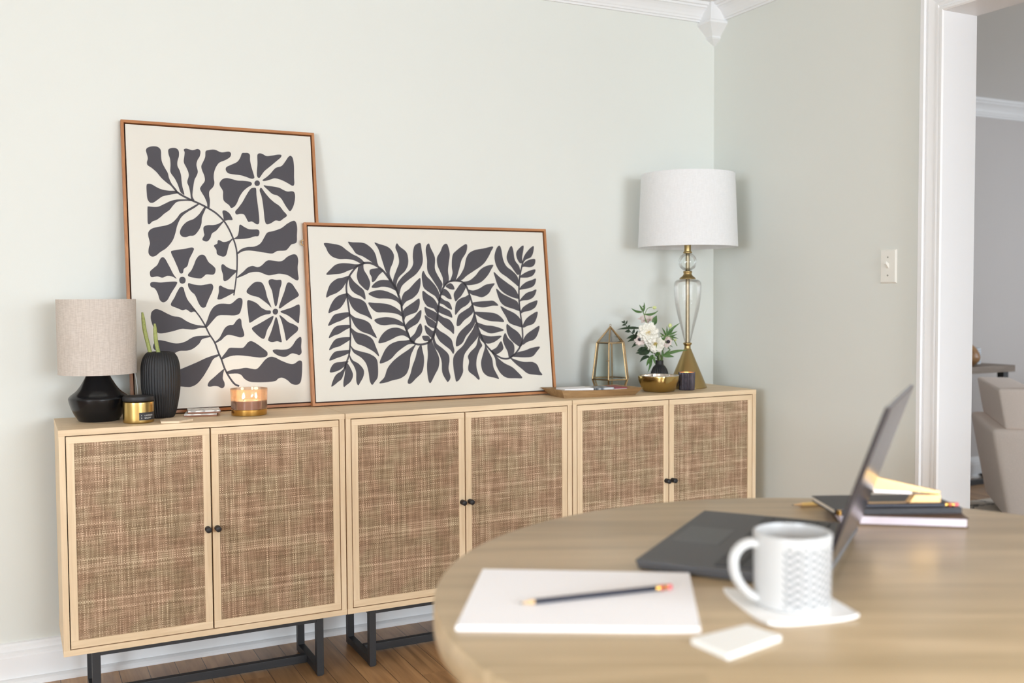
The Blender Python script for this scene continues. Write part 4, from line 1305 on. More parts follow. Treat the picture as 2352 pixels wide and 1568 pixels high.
for k in range(6):
    nrm = Vector((cos(A0 + (k + .5) * pi / 3), sin(A0 + (k + .5) * pi / 3), 0)) * 0.0012
    for i in range(3):
        if i < 2:
            q = [HP[i][k], HP[i][(k + 1) % 6], HP[i + 1][(k + 1) % 6], HP[i + 1][k]]
        else:
            q = [HP[2][k], HP[2][(k + 1) % 6], apex]
        bm = B(); hexa(bm, [v - nrm * .5 for v in q], [v + nrm * .5 for v in q]); obj('glass_pane', bm, GLASS, t)
bm = B(); prism(bm, [(v.x * .97 + GX * .03, v.y * .97 + GY * .03) for v in HP[1]], ZT + .0405, ZT + .042); obj('glass_floor', bm, GLASS, t)
bm = B()
dirc = Vector((-0.40, -0.92, 0))
fv = HP[1][0].lerp(HP[2][0], .52)
tube(bm, [fv + Vector((-.012, -.003, 0)), fv + Vector((.001, -.003, .0006))], 0.0014, 8)
obj('door_latch', bm, BRASS, t)

# --- hammered gold bowl, squarish with soft corners
UX, UY = 2.046, 0.122
t = thing('gold_bowl', 'hammered gold bowl with a silver inside and wavy rim', 'bowl', (UX, UY, ZT))


def squircle(a, z, r):
    b = a - radians(20)
    k = (abs(cos(b)) ** 3.6 + abs(sin(b)) ** 3.6) ** (-1 / 3.6)
    wob = 1 + 0.006 * sin(5 * a + 60 * z) + 0.005 * sin(11 * a - 90 * z)
    return r * (0.35 + 0.65 * k) * wob * 0.985


bm = B()
pr = smooth_profile([(.046, .0), (.051, .0015), (.0570, .009), (.0640, .024), (.0690, .040), (.0705, .052), (.0708, .0585), (.0700, .0595)], 4)
lathe(bm, UX, UY, [(r, ZT + z) for r, z in pr], 120, rfun=squircle, cap0=True)
obj('outside', bm, GOLD_HAMMERED, t, smooth=60)
bm = B()
pr = smooth_profile([(.0708, .0588), (.0702, .0606), (.0680, .0600), (.0665, .050), (.0600, .026), (.0500, .010), (.030, .006), (.001, .006)], 4)
lathe(bm, UX, UY, [(r, ZT + z) for r, z in pr], 120, rfun=squircle, cap1=True)
obj('silver_inside', bm, SILVER, t, smooth=60)['label'] = 'silver-coloured inside and rim'

# --- ribbed votive candle
TX, TY = 2.169, 0.117
t = thing('votive_candle', 'small dark ribbed glass votive candle with a glowing rim, beside the gold bowl', 'candle', (TX, TY, ZT))
bm = B()
pr = smooth_profile([(.0275, 0), (.0292, .002), (.0300, .008), (.0312, .04), (.0316, .0655), (.0310, .0668)], 4)
lathe(bm, TX, TY, [(r, ZT + z) for r, z in pr], 240, rfun=lambda a, z, r: rib(a, z, r, 30, .085), cap0=True)
obj('glass', bm, plain('dark_mercury_glass', L(74, 68, 76), 0.24, 0.35, bump=0.12, bscale=90, var=0.25), t, smooth=60)
bm = B()
lathe(bm, TX, TY, [(.0302, ZT + .0668), (.0286, ZT + .0660), (.0282, ZT + .042), (.0, ZT + .042)], 64)
obj('gold_lining', bm, plain('warm_gold_lining', L(222, 168, 110), 0.35, 0.6), t, smooth=50)
flame(TX, TY, ZT + .0422, t, 0.8, 0.05)

# --- tall glass and brass lamp
QX, QY = 2.2335, 0.200
t = thing('tall_glass_lamp', 'tall clear glass and brass lamp with a white drum shade in the corner', 'lamp', (QX, QY, ZT))
bm = B()
lathe(bm, QX, QY, [(r, ZT + z) for r, z in [(.0725, 0), (.0745, .0012), (.0745, .0035), (.0730, .0060), (.0140, .1495), (.0120, .1515)]], 96, cap0=True, cap1=True)
obj('cone_base', bm, BRASS_SATIN, t, smooth=30)
bm = B()
lathe(bm, QX, QY, [(r, ZT + z) for r, z in smooth_profile([(.0118, .1515), (.0122, .156), (.0120, .162), (.0155, .1675), (.0168, .1705), (.0155, .1735), (.0100, .175)], 4)], 48, cap0=True, cap1=True)
obj('lower_collar', bm, BRASS_SATIN, t, smooth=50)
bm = B()
tube(bm, [(QX, QY, ZT + .175), (QX, QY, ZT + .555)], 0.0080, 20)
obj('rod', bm, plain('brushed_nickel_rod', L(160, 146, 122), 0.42, 1.0, bump=0.3, bscale=90), t, smooth=50)
bm = B()
pr = smooth_profile([(.0115, .1755), (.0165, .195), (.0265, .235), (.0360, .270), (.0440, .305), (.0495, .343), (.0522, .378), (.0520, .396), (.0490, .4085), (.0400, .4165), (.0300, .4185)], 6)
lathe(bm, QX, QY, [(r, ZT + z) for r, z in pr], 72)
obj('glass_body', bm, SEEDGLASS, t, smooth=80)
bm = B()
lathe(bm, QX, QY, [(r, ZT + z) for r, z in smooth_profile([(.0300, .4192), (.0312, .4222), (.0280, .4255), (.0210, .431), (.0168, .4365), (.0155, .441), (.0172, .4465), (.0160, .450), (.0100, .4515)], 4)], 48, cap0=True, cap1=True)
obj('upper_collar', bm, BRASS_SATIN, t, smooth=50)
bm = B()
zc = ZT + .4855
lathe(bm, QX, QY, [(.0352 * sin(radians(q)), zc - .0352 * cos(radians(q))) for q in range(14, 167, 8)], 56)
obj('glass_ball', bm, GLASS, t, smooth=80)
bm = B()
lathe(bm, QX, QY, [(r, ZT + z) for r, z in [(.0100, .5185), (.0168, .5195), (.0172, .5225), (.0150, .5255), (.0128, .527), (.0126, .600), (.0100, .602)]], 40, cap0=True, cap1=True)
tube(bm, [(QX, QY, ZT + .60), (QX, QY, ZT + .84)], 0.0018, 8)
obj('socket', bm, BRASS_SATIN, t, smooth=40)
bm = B()
z0, z1, r0, r1 = ZT + .5415, ZT + .8200, .1905, .1785
lathe(bm, QX, QY, [(r0, z0), (r1, z1), (r1 - .002, z1), (r0 - .002, z0), (r0, z0)], 128)
for k in range(3):
    a = 2 * pi * k / 3 + .2
    tube(bm, [(QX, QY, z1 - .02), (QX + (r1 - .003) * cos(a), QY + (r1 - .003) * sin(a), z1 - .006)], 0.0014, 6)
obj('lamp_shade', bm, linen('white_linen', L(238, 239, 240), L(246, 247, 248), 0.25, 1.2), t, smooth=50)

# --- bud vase
NX, NY = 2.115, 0.218
t = thing('bud_vase', 'small black ribbed bud vase holding white flowers, behind the gold bowl', 'vase', (NX, NY, ZT))
bm = B()
pr = smooth_profile([(.022, 0), (.027, .003), (.0325, .018), (.0345, .038), (.0335, .058), (.0295, .073), (.0225, .0855)], 5)
lathe(bm, NX, NY, [(r, ZT + z) for r, z in pr], 240, rfun=lambda a, z, r: rib(a, z, r, 24, .07), cap0=True)
lathe(bm, NX, NY, [(.0222, ZT + .085), (.0165, ZT + .0915), (.0150, ZT + .096), (.0150, ZT + .1085), (.0138, ZT + .1090), (.0128, ZT + .1080), (.0128, ZT + .03), (.001, ZT + .03)], 48, cap1=True)
obj('body', bm, MATTBLACK, t, smooth=50)

# --- flowers
LEAFG = plain('leaf_green', L(86, 122, 64), 0.5, var=0.25, bscale=60)
LEAFD = plain('dark_leaf', L(52, 72, 50), 0.5, var=0.25, bscale=60)
STEMC = plain('stem_green', L(104, 132, 66), 0.55)
PETALW = plain('white_petal', L(252, 251, 244), 0.6, spec=0.2)
PETALB = plain('blush_petal', L(246, 236, 231), 0.6, spec=0.2)
POLLEN = plain('yellow_stamen', L(214, 190, 92), 0.6, var=0.4, bscale=400)
ANEC = plain('black_anemone_centre', L(36, 34, 42), 0.6)
BUDG = plain('pale_green_bud', L(206, 216, 150), 0.5, var=0.12, bscale=90)
for mm in (LEAFG, LEAFD, PETALW, PETALB):
    nt = mm.node_tree
    b = nt.nodes['Principled BSDF']
    tl = nt.nodes.new('ShaderNodeBsdfTranslucent')
    src = b.inputs['Base Color']
    if src.is_linked: nt.links.new(src.links[0].from_socket, tl.inputs['Color'])
    else: tl.inputs['Color'].default_value = src.default_value
    mx = nt.nodes.new('ShaderNodeMixShader'); mx.inputs[0].default_value = 0.25
    nt.links.new(b.outputs[0], mx.inputs[1]); nt.links.new(tl.outputs[0], mx.inputs[2])
    nt.links.new(mx.outputs[0], nt.nodes['Material Output'].inputs['Surface'])
MOUTH = Vector((NX, NY, ZT + .100))
IR = Vector((.895, -.446, 0)); TOCAM = Vector((-.57, -.82, .02)).normalized()


def leaf(parent, a, b, w, mat=LEAFG, bend=0.15, tw=0.0, depth=0.0):
    """pointed leaf from a to b, folded on its midrib, a little thickness"""
    a, b = Vector(a), Vector(b)
    b = b + TOCAM * depth
    d = b - a
    ln = d.length
    side = d.cross(TOCAM).normalized()
    if tw:
        side = (Matrix.Rotation(tw, 3, d.normalized()) @ side)
    nrm = side.cross(d).normalized()
    bow = side * ln * bend
    bm = B()
    K = 9
    rows = []
    for i in range(K + 1):
        u = i / K
        c = a + d * u + bow * (4 * u * (1 - u)) * .5
        ww = w * (sin(pi * min(1, u ** .75 * .96 + .04)) ** 1.0) + 0.0004
        rows.append([bm.verts.new(c + side * ww * s + nrm * (abs(s) * ww * .35 + off)) for off in (0, .0006) for s in (-1, -.5, 0, .5, 1)])
    for i in range(K):
        for k in range(4):
            bm.faces.new((rows[i][k], rows[i][k + 1], rows[i + 1][k + 1], rows[i + 1][k]))
            bm.faces.new((rows[i][5 + k + 1], rows[i][5 + k], rows[i + 1][5 + k], rows[i + 1][5 + k + 1]))
        bm.faces.new((rows[i][0], rows[i + 1][0], rows[i + 1][5], rows[i][5]))
        bm.faces.new((rows[i][9], rows[i + 1][9], rows[i + 1][4], rows[i][4]))
    return obj('leaf', bm, mat, parent, smooth=60)


def flower_stem(parent, pts, r=0.0016, mat=STEMC):
    bm = B()
    tube(bm, spline3(pts, 6), r, 8)
    return obj('stem', bm, mat, parent, smooth=80)


def bloom(parent, c, n, R, layers, mat, ruffle=0.12, seed=1, name='petals'):
    """many-petalled flower facing n: layers = [(petal count, tilt from the face, length share, width share)]"""
    rng = random.Random(seed)
    c, n = Vector(c), Vector(n).normalized()
    u = n.orthogonal().normalized(); v = n.cross(u)
    bm = B()
    for li, (cnt, tilt, ls, ws) in enumerate(layers):
        for k in range(cnt):
            a = 2 * pi * (k + .5 * (li % 2) + rng.uniform(-.15, .15)) / cnt
            rad = u * cos(a) + v * sin(a)
            tn = -u * sin(a) + v * cos(a)
            tl = tilt + rng.uniform(-.12, .12)
            Ln, W = R * ls * rng.uniform(.92, 1.06), R * ws
            K, M = 6, 6
            grid = []
            for i in range(K + 1):
                s = i / K
                curl = tl + 0.55 * s * (1 if tl < .9 else .2)
                pos = rad * (Ln * s * cos(tl * (1 - .35 * s))) + n * (Ln * s * sin(tl) * (1 - .35 * s * s) + .12 * R)
                wd = W * (0.25 + .75 * sin(pi * min(.93, s * .72 + .16)))
                row = []
                for j in range(M + 1):
                    q = 2 * j / M - 1
                    lift = n * (q * q * W * .28) + n * (ruffle * R * s * s * .35 * sin(q * 7 + k * 2.1 + li))
                    edge = rad * (-(q * q) * Ln * .20 * s + ruffle * R * .35 * s * sin(q * 9 + k))
                    row.append(bm.verts.new(c + pos + tn * q * wd + lift + edge))
                grid.append(row)
            for i in range(K):
                for j in range(M):
                    bm.faces.new((grid[i][j], grid[i][j + 1], grid[i + 1][j + 1], grid[i + 1][j]))
    bm.normal_update()
    bmesh.ops.solidify(bm, geom=list(bm.faces), thickness=0.0005)
    return obj(name, bm, mat, parent, smooth=70)


def stamens(parent, c, n, r, mat, cnt=26, ht=.01, seed=3):
    rng = random.Random(seed)
    c, n = Vector(c), Vector(n).normalized()
    u = n.orthogonal().normalized(); v = n.cross(u)
    bm = B()
    for k in range(cnt):
        a, q = rng.uniform(0, 2 * pi), r * math.sqrt(rng.random())
        base = c + (u * cos(a) + v * sin(a)) * q
        top = base + n * ht * rng.uniform(.7, 1.1)
        tube(bm, [base, top], 0.0005, 5)
        ball(bm, top, 0.0012, sub=1)
    return obj('flower_centre', bm, mat, parent, smooth=60)


def bud(parent, c, d, r, mat=BUDG):
    """egg-shaped bud with a few wrapped petals"""
    c, d = Vector(c), Vector(d).normalized()
    u = d.orthogonal().normalized(); v = d.cross(u)
    bm = B()
    prof = smooth_profile([(.0002, -1.15), (.55, -.95), (.95, -.25), (.98, .25), (.70, .80), (.30, 1.15), (.02, 1.22)], 3)
    rows = []
    for rr, z in prof:
        rows.append([bm.verts.new(c + (u * cos(2 * pi * i / 20) + v * sin(2 * pi * i / 20)) * r * rr * (1 + .05 * cos(5 * 2 * pi * i / 20 + z * 2)) + d * z * r) for i in range(20)])
    for k in range(len(rows) - 1):
        for i in range(20):
            bm.faces.new((rows[k][i], rows[k][(i + 1) % 20], rows[k + 1][(i + 1) % 20], rows[k + 1][i]))
    bm.faces.new(rows[0][::-1]); bm.faces.new(rows[-1])
    return obj('bud', bm, mat, parent, smooth=80)


FG = 'flowers and greenery in the bud vase'


def sprig(name, label, cat='flower'):
    return thing(name, label, cat, tuple(MOUTH), FG)


def low(dx, dy=0.0):
    return MOUTH + Vector((dx, dy, -.035))


PEONY = [(9, .18, 1.0, .42), (9, .42, .92, .40), (8, .72, .78, .36), (7, 1.02, .58, .30)]
t = sprig('white_peony', 'large open white flower facing out of the black bud vase')
c = (2.0349, 0.175, 1.0208)
flower_stem(t, [low(-.004), MOUTH + Vector((-.004, -.003, .02)), (2.0752, 0.2, 0.9588), (2.0511, 0.19, 1.0028), c], .002)
bloom(t, c, TOCAM + Vector((0, 0, .15)), .042, PEONY, PETALW, seed=4)
stamens(t, Vector(c) + TOCAM * .009, TOCAM, .009, POLLEN)
leaf(t, (2.0666, 0.2, 0.9591), (2.0085, 0.19, 1.0376), .006, LEAFG, .05)
leaf(t, (2.0803, 0.2, 1.0521), (2.0903, 0.2, 1.0868), .0095, LEAFG, -.2)
leaf(t, (2.0709, 0.2, 1.0451), (2.0777, 0.2, 1.0791), .008, LEAFG, .1)
t = sprig('white_peony', 'white flower tucked below the larger white flower, above the bud vase')
c = (2.0636, 0.172, 0.9818)
flower_stem(t, [low(.002), MOUTH + Vector((.002, -.006, .02)), c], .002)
bloom(t, c, TOCAM + Vector((.1, 0, -.35)), .037, PEONY, PETALW, seed=9)
stamens(t, Vector(c) + TOCAM * .010 + Vector((0, 0, .002)), TOCAM + Vector((0, 0, -.3)), .008, POLLEN, seed=8)
leaf(t, (2.0856, 0.19, 0.941), (2.0349, 0.165, 0.9899), .006, LEAFG, .1)
leaf(t, (2.0942, 0.19, 0.9443), (2.0588, 0.17, 0.9321), .006, LEAFG, .1)
t = sprig('blush_flower', 'pale pink flower half hidden behind the top of the large white flower')
c = (2.085, 0.262, 1.0646)
flower_stem(t, [low(-.002, .004), MOUTH + Vector((-.002, .006, .03)), (2.0931, 0.245, 1.0037), c], .0016)
bloom(t, c, Vector((-.3, -.4, .9)), .034, [(7, .15, 1.0, .36), (6, .5, .8, .34)], PETALB, seed=12)
ANEM = [(7, .12, 1.0, .44), (6, .32, .86, .42)]
t = sprig('anemone', 'pale anemone with a black centre, left of the large white flower')
c = (2.0101, 0.195, 0.9994)
flower_stem(t, [low(-.005), MOUTH + Vector((-.006, 0, .02)), (2.0494, 0.2, 0.9596), c], .0015)
nn = Vector((-.55, -.70, -.35))
bloom(t, Vector(c) + Vector((0, 0, -.006)), nn, .021, ANEM, PETALB, seed=15)
bm = B(); ball(bm, Vector(c) + nn.normalized() * .010 + Vector((0, 0, .002)), .0072, sub=2); obj('flower_centre', bm, ANEC, t, smooth=80)
t = sprig('anemone', 'pale anemone with a black centre, right of the lower white flower')
c = (2.1233, 0.185, 0.9869)
flower_stem(t, [low(.006), MOUTH + Vector((.007, 0, .02)), c], .0015)
nn = Vector((-.25, -.90, -.1))
bloom(t, c, nn, .024, ANEM, PETALB, seed=17)
bm = B(); ball(bm, Vector(c) + nn.normalized() * .011 + Vector((.005, 0, .001)), .0072, sub=2); obj('flower_centre', bm, ANEC, t, smooth=80)
t = sprig('budding_stem', 'tallest green stem with a nodding bud at its tip, above the flowers')
flower_stem(t, [low(.000, .003), MOUTH + Vector((0, .004, .03)), (2.0846, 0.22, 0.9866), (2.0578, 0.22, 1.0557), (2.0466, 0.22, 1.0882), (2.0415, 0.22, 1.0997)], .0017)
flower_stem(t, [(2.0471, 0.22, 1.0864), (2.0587, 0.22, 1.1096), (2.0694, 0.22, 1.116), (2.0811, 0.22, 1.1176)], .0012)
bud(t, (2.0933, 0.22, 1.1161), IR + Vector((0, 0, -.15)), .0066)
leaf(t, (2.0415, 0.22, 1.0997), (2.0458, 0.22, 1.1363), .0035, LEAFG, .12)
leaf(t, (2.0393, 0.22, 1.1008), (1.9878, 0.22, 1.1153), .0042, LEAFG, -.22)
leaf(t, (2.0406, 0.22, 1.1026), (2.0235, 0.22, 1.1279), .0034, LEAFG, .05)
leaf(t, (2.0466, 0.22, 1.0918), (2.1037, 0.21, 1.1049), .0042, LEAFG, .25)
bud(t, (2.0415, 0.22, 1.1213), Vector((0, 0, 1)), .0026, LEAFG)
t = sprig('budding_stem', 'right-hand green stem with a round bud and feathery leaves, beside the glass lamp')
flower_stem(t, [low(.008), MOUTH + Vector((.010, -.002, .02)), (2.1186, 0.2, 0.9576), (2.1339, 0.2, 1.0078), (2.1404, 0.2, 1.033)], .0016)
flower_stem(t, [(2.1339, 0.2, 1.0078), (2.1448, 0.2, 1.0257), (2.1509, 0.2, 1.0364)], .0011)
bud(t, (2.1518, 0.2, 1.0465), Vector((.05, 0, 1)), .0076)
for a, b, w in (((1385, 410), (1530, 284), .0038), ((1390, 420), (1500, 372), .0034), ((1385, 425), (1390, 318), .0030), ((1390, 415), (1470, 340), .0032),
                ((1395, 430), (1495, 400), .0030), ((1400, 430), (1480, 448), .0028), ((1385, 420), (1340, 330), .0028)):
    pass
leaf(t, (2.1339, 0.2, 1.0114), (2.1904, 0.19, 1.0562), 0.0042, LEAFG, -0.08)
leaf(t, (2.1369, 0.2, 1.0096), (2.1781, 0.19, 1.0253), 0.0036, LEAFG, 0.05)
leaf(t, (2.1352, 0.2, 1.006), (2.1369, 0.2, 1.0446), 0.0032, LEAFG, 0.05)
leaf(t, (2.136, 0.2, 1.0096), (2.1676, 0.2, 1.0343), 0.0034, LEAFG, 0.1)
leaf(t, (2.1382, 0.2, 1.0041), (2.1759, 0.19, 1.0137), 0.003, LEAFG, 0.1)
leaf(t, (2.1396, 0.2, 1.0005), (2.1826, 0.19, 0.9962), 0.003, LEAFG, -0.15)
leaf(t, (2.1317, 0.2, 1.0079), (2.1133, 0.2, 1.04), 0.003, LEAFG, 0.1)
leaf(t, (2.1295, 0.2, 1.0007), (2.102, 0.2, 1.0211), 0.0028, LEAFG, 0.1)
leaf(t, (2.1282, 0.2, 0.9935), (2.1647, 0.2, 0.9636), 0.003, LEAFG, 0.1)
leaf(t, (2.1273, 0.2, 0.9863), (2.1545, 0.2, 0.9511), 0.003, LEAFG, 0.1)
leaf(t, (2.1282, 0.2, 0.9826), (2.1029, 0.19, 0.9585), 0.004, LEAFG, 0.1)
bud(t, (2.1517, 0.19, 0.9926), Vector((.3, -.3, .6)), .0046, LEAFG)
bud(t, (2.1693, 0.19, 0.991), Vector((.3, -.3, .6)), .0040, BUDG)
t = sprig('arching_stem', 'green stem arching to the right in a hook over the lower white flower', 'stem')
flower_stem(t, [low(.004, -.004), MOUTH + Vector((.002, -.008, .02)), (2.0648, 0.165, 0.9571), (2.0639, 0.16, 0.9822), (2.0733, 0.16, 1.0033), (2.0969, 0.16, 1.0106), (2.125, 0.16, 1.005), (2.1425, 0.16, 0.991), (2.1556, 0.16, 0.9691)], [.0016] * 48 + [.0004])
leaf(t, (2.1034, 0.16, 1.0105), (2.084, 0.16, 0.971), .0042, LEAFG, .15)
leaf(t, (2.0819, 0.16, 1.0067), (2.1099, 0.16, 0.981), .0030, LEAFG, .1)
t = sprig('leafy_branch', 'dark leafy branch spreading to the upper left of the white flowers', 'branch')
flower_stem(t, [low(-.007), MOUTH + Vector((-.008, .004, .02)), (2.0742, 0.23, 0.9575), (2.0353, 0.23, 0.9983), (1.9968, 0.23, 1.0207), (1.9735, 0.23, 1.0462), (1.9608, 0.23, 1.0625)], .0013, LEAFD)
leaf(t, (1.9638, 0.23, 1.0588), (1.9621, 0.23, 1.0706), 0.0028, LEAFD, 0.1)
leaf(t, (1.9621, 0.23, 1.0607), (1.9495, 0.23, 1.0644), 0.003, LEAFD, 0.1)
leaf(t, (1.968, 0.23, 1.0534), (1.9765, 0.23, 1.069), 0.0028, LEAFD, 0.1)
leaf(t, (1.9672, 0.23, 1.0527), (1.9524, 0.23, 1.0501), 0.0032, LEAFD, 0.1)
leaf(t, (1.9777, 0.23, 1.0425), (1.9892, 0.23, 1.0523), 0.0028, LEAFD, 0.1)
leaf(t, (1.9883, 0.23, 1.0262), (1.965, 0.23, 1.0256), 0.0052, LEAFD, 0.2)
leaf(t, (2.0011, 0.23, 1.0188), (2.0079, 0.23, 1.0366), 0.0045, LEAFD, 0.1)
leaf(t, (2.0139, 0.23, 1.0096), (2.0224, 0.23, 1.0302), 0.0045, LEAFD, 0.1)
leaf(t, (2.0203, 0.23, 1.0094), (1.9657, 0.22, 0.9996), 0.006, LEAFD, 0.1)
leaf(t, (2.0267, 0.23, 1.0003), (1.9712, 0.22, 0.988), 0.0066, LEAFD, 0.12)
leaf(t, (2.0439, 0.23, 0.9909), (1.9894, 0.22, 0.9657), 0.0068, LEAFD, 0.12)
leaf(t, (2.0265, 0.22, 1.039), (1.9199, 0.21, 1.0363), 0.0048, LEAFD, 0.06)
t = sprig('leafy_branch', 'dark leafy branch reaching out to the left above the gold bowl', 'branch')
flower_stem(t, [low(-.008, -.003), MOUTH + Vector((-.010, -.004, .02)), (2.0601, 0.2, 0.9539), (2.0323, 0.2, 0.9654), (2.0067, 0.2, 0.9608)], .0013, LEAFD)
leaf(t, (2.0451, 0.2, 0.9597), (1.9906, 0.195, 0.9458), 0.0085, LEAFD, -0.1)
leaf(t, (2.058, 0.2, 0.955), (2.0021, 0.19, 0.9407), 0.0085, LEAFD, -0.1)
leaf(t, (2.0323, 0.2, 0.9654), (2.0003, 0.2, 0.952), 0.006, LEAFD, 0.1)
leaf(t, (2.0387, 0.2, 0.967), (2.0127, 0.19, 0.9539), 0.005, LEAFD, 0.1)
leaf(t, (2.0558, 0.2, 0.9307), (2.0059, 0.19, 0.9114), 0.0066, LEAFD, 0.25)
t = sprig('drooping_greenery', 'green leaves drooping down the left side of the bud vase', 'branch')
flower_stem(t, [low(-.009, -.002), MOUTH + Vector((-.0115, -.006, .009)), (2.0675, 0.195, 0.9305)], .0013)
leaf(t, (2.064, 0.19, 0.9345), (2.0294, 0.18, 0.8962), 0.0066, LEAFG, 0.1)
leaf(t, (2.0589, 0.19, 0.9275), (2.0349, 0.18, 0.8724), 0.0046, LEAFG, -0.1)
leaf(t, (2.0662, 0.19, 0.938), (2.0422, 0.18, 0.9036), 0.007, LEAFG, 0.1)
leaf(t, (2.0636, 0.18, 0.9314), (2.0631, 0.17, 0.9034), 0.004, LEAFG, 0.1)
leaf(t, (2.0683, 0.19, 0.9451), (2.04, 0.18, 0.9607), 0.006, LEAFG, 0.1)
t = sprig('long_leaf_stem', 'green stem with long leaves reaching right across the brass cone', 'branch')
flower_stem(t, [low(.009, -.003), MOUTH + Vector((.0115, -.004, .012)), (2.1125, 0.19, 0.933)], .0013)
leaf(t, (2.1125, 0.19, 0.933), (2.1901, 0.14, 0.9539), 0.0055, LEAFG, -0.12)
leaf(t, (2.1116, 0.19, 0.9323), (2.1489, 0.17, 0.9285), 0.006, LEAFG, -0.1)
leaf(t, (2.1138, 0.19, 0.9347), (2.1394, 0.18, 0.9579), 0.004, LEAFG, 0.1)
leaf(t, (2.1094, 0.19, 0.9295), (2.1072, 0.19, 0.9584), 0.004, LEAFG, 0.1)

# ================================================================ round table and what is on it
TCX, TCY, TR_, TZ = 0.954, -1.970, 0.611, 0.760
TABLEW = wood('weathered_oak_top', L(168, 147, 113), L(207, 183, 147), 'x', 0.75, 0.33, 0.7, plank=(1, 0.15, 9.0), pvar=0.07, seam=0.0, rings=1.1, bump=0.04, coat=0.15)
t = thing('round_table', 'round weathered oak table in the foreground', 'table', (TCX, TCY, 0))
t.rotation_euler = (0, 0, radians(-27))
bm = B()
lathe(bm, TCX, TCY, [(.0, TZ - .045), (TR_ - .006, TZ - .045), (TR_ - .001, TZ - .041), (TR_, TZ - .036), (TR_, TZ - .006), (TR_ - .0018, TZ - .0018), (TR_ - .006, TZ), (.0, TZ)], 160)
bmesh.ops.remove_doubles(bm, verts=bm.verts, dist=1e-5)
obj('tabletop', bm, TABLEW, t, smooth=40)
bm = B()
lathe(bm, TCX, TCY, [(TR_ - .05, TZ - .046), (TR_ - .05, TZ - .095), (TR_ - .075, TZ - .095), (TR_ - .075, TZ - .046)], 96)
obj('apron', bm, TABLEW, t, smooth=40)
bm = B()
lathe(bm, TCX, TCY, smooth_profile([(.09, TZ - .046), (.085, TZ - .12), (.06, TZ - .20), (.055, .35), (.085, .22), (.09, .10)], 6), 48, cap0=True, cap1=True)
obj('pedestal', bm, TABLEW, t, smooth=60)
for k in range(4):
    a = k * pi / 2
    d, s_ = Vector((cos(a), sin(a), 0)), Vector((-sin(a), cos(a), 0)) * .035
    o_ = Vector((TCX, TCY, 0))
    bm = B()
    hexa(bm, [o_ + d * .06 - s_ + Vector((0, 0, .10)), o_ + d * .06 + s_ + Vector((0, 0, .10)), o_ + d * .06 + s_ + Vector((0, 0, .20)), o_ + d * .06 - s_ + Vector((0, 0, .20))],
         [o_ + d * .42 - s_, o_ + d * .42 + s_, o_ + d * .42 + s_ + Vector((0, 0, .055)), o_ + d * .42 - s_ + Vector((0, 0, .055))], bev=.004)
    obj('foot', bm, TABLEW, t)

# --- pad of paper and pencil
bm = B()
PADP = [(0.4985, -1.657), (0.750, -1.812), (0.6185, -2.011), (0.3645, -1.870)]
prism(bm, PADP[::-1], TZ + .0003, TZ + .0068, .0007)
tag(obj('paper_pad', bm, plain('bright_white_paper', L(250, 250, 253), 0.65, spec=0.3), None, (.558, -1.84, TZ)), 'white pad of paper lying near the left edge of the round table', 'paper')
NAVY = plain('dark_navy_lacquer', L(44, 46, 58), 0.3)
FERR = plain('gold_ferrule', L(222, 172, 92), 0.2, 1.0)
PINK = plain('pink_rubber', L(226, 108, 112), 0.6)
REDM = plain('red_band', L(196, 44, 60), 0.35)
LEADW = plain('bare_pencil_wood', L(214, 178, 132), 0.7)


def pencil(name, label, a, b, body, r=.0036):
    """a = point end, b = eraser end"""
    a, b = Vector(a), Vector(b)
    t = thing(name, label, 'pencil', tuple((a + b) / 2 - Vector((0, 0, r))), None)
    d = (b - a).normalized()
    Ln = (b - a).length
    P = lambda s: a + d * s
    bm = B(); tube(bm, [P(0), P(.004)], [.0003, .0009], 8); obj('lead', bm, plain('graphite', L(50, 50, 54), .4), t)
    bm = B(); tube(bm, [P(.004), P(.020)], [.0009, r * .97], 12); obj('sharpened_tip', bm, LEADW, t, smooth=50)
    bm = B(); tube(bm, [P(.020), P(Ln - .024)], r, 6); obj('body', bm, body, t)
    bm = B(); tube(bm, [P(Ln - .024), P(Ln - .0165), P(Ln - .0160), P(Ln - .0145), P(Ln - .0140), P(Ln - .008)], [r * 1.04, r * 1.04, r * 1.12, r * 1.12, r * 1.04, r * 1.04], 20)
    fo = obj('ferrule', bm, FERR, t, smooth=40)
    bm = B(); tube(bm, [P(Ln - .0166), P(Ln - .0136)], r * 1.16, 20); obj('band', bm, REDM, fo, smooth=40)
    bm = B(); tube(bm, [P(Ln - .008), P(Ln - .001), P(Ln)], [r * .98, r * .98, r * .7], 20); obj('eraser', bm, PINK, t, smooth=50)
    return t


pencil('pencil', 'black pencil with a gold ferrule lying across the white pad of paper', (0.466, -1.838, TZ + .0106), (0.680, -1.867, TZ + .0106), NAVY)

# --- laptop, seen from the back corner of its open lid
e1 = Vector((cos(.6487), sin(.6487), 0)); e2 = Vector((sin(.6487), -cos(.6487), 0))
NLc = Vector((0.7013, -1.7458, TZ))
LW_, LD_, LH_, LTH = 0.3742, 0.2612, 0.0, 0.3387
LAPM = plain('matt_charcoal_shell', L(84, 84, 86), 0.5, spec=0.4)
KEYM = plain('black_keys', L(46, 46, 48), 0.5)
LIDM = plain('dark_glossy_lid', L(50, 44, 46), 0.17, 0.0, spec=0.5)
t = thing('laptop', 'open black laptop standing on the round table behind the mug', 'laptop', tuple(NLc + e1 * LW_ / 2 + e2 * LD_ / 2))


def LP(a, b, z):
    return NLc + e1 * a + e2 * b + Vector((0, 0, z))


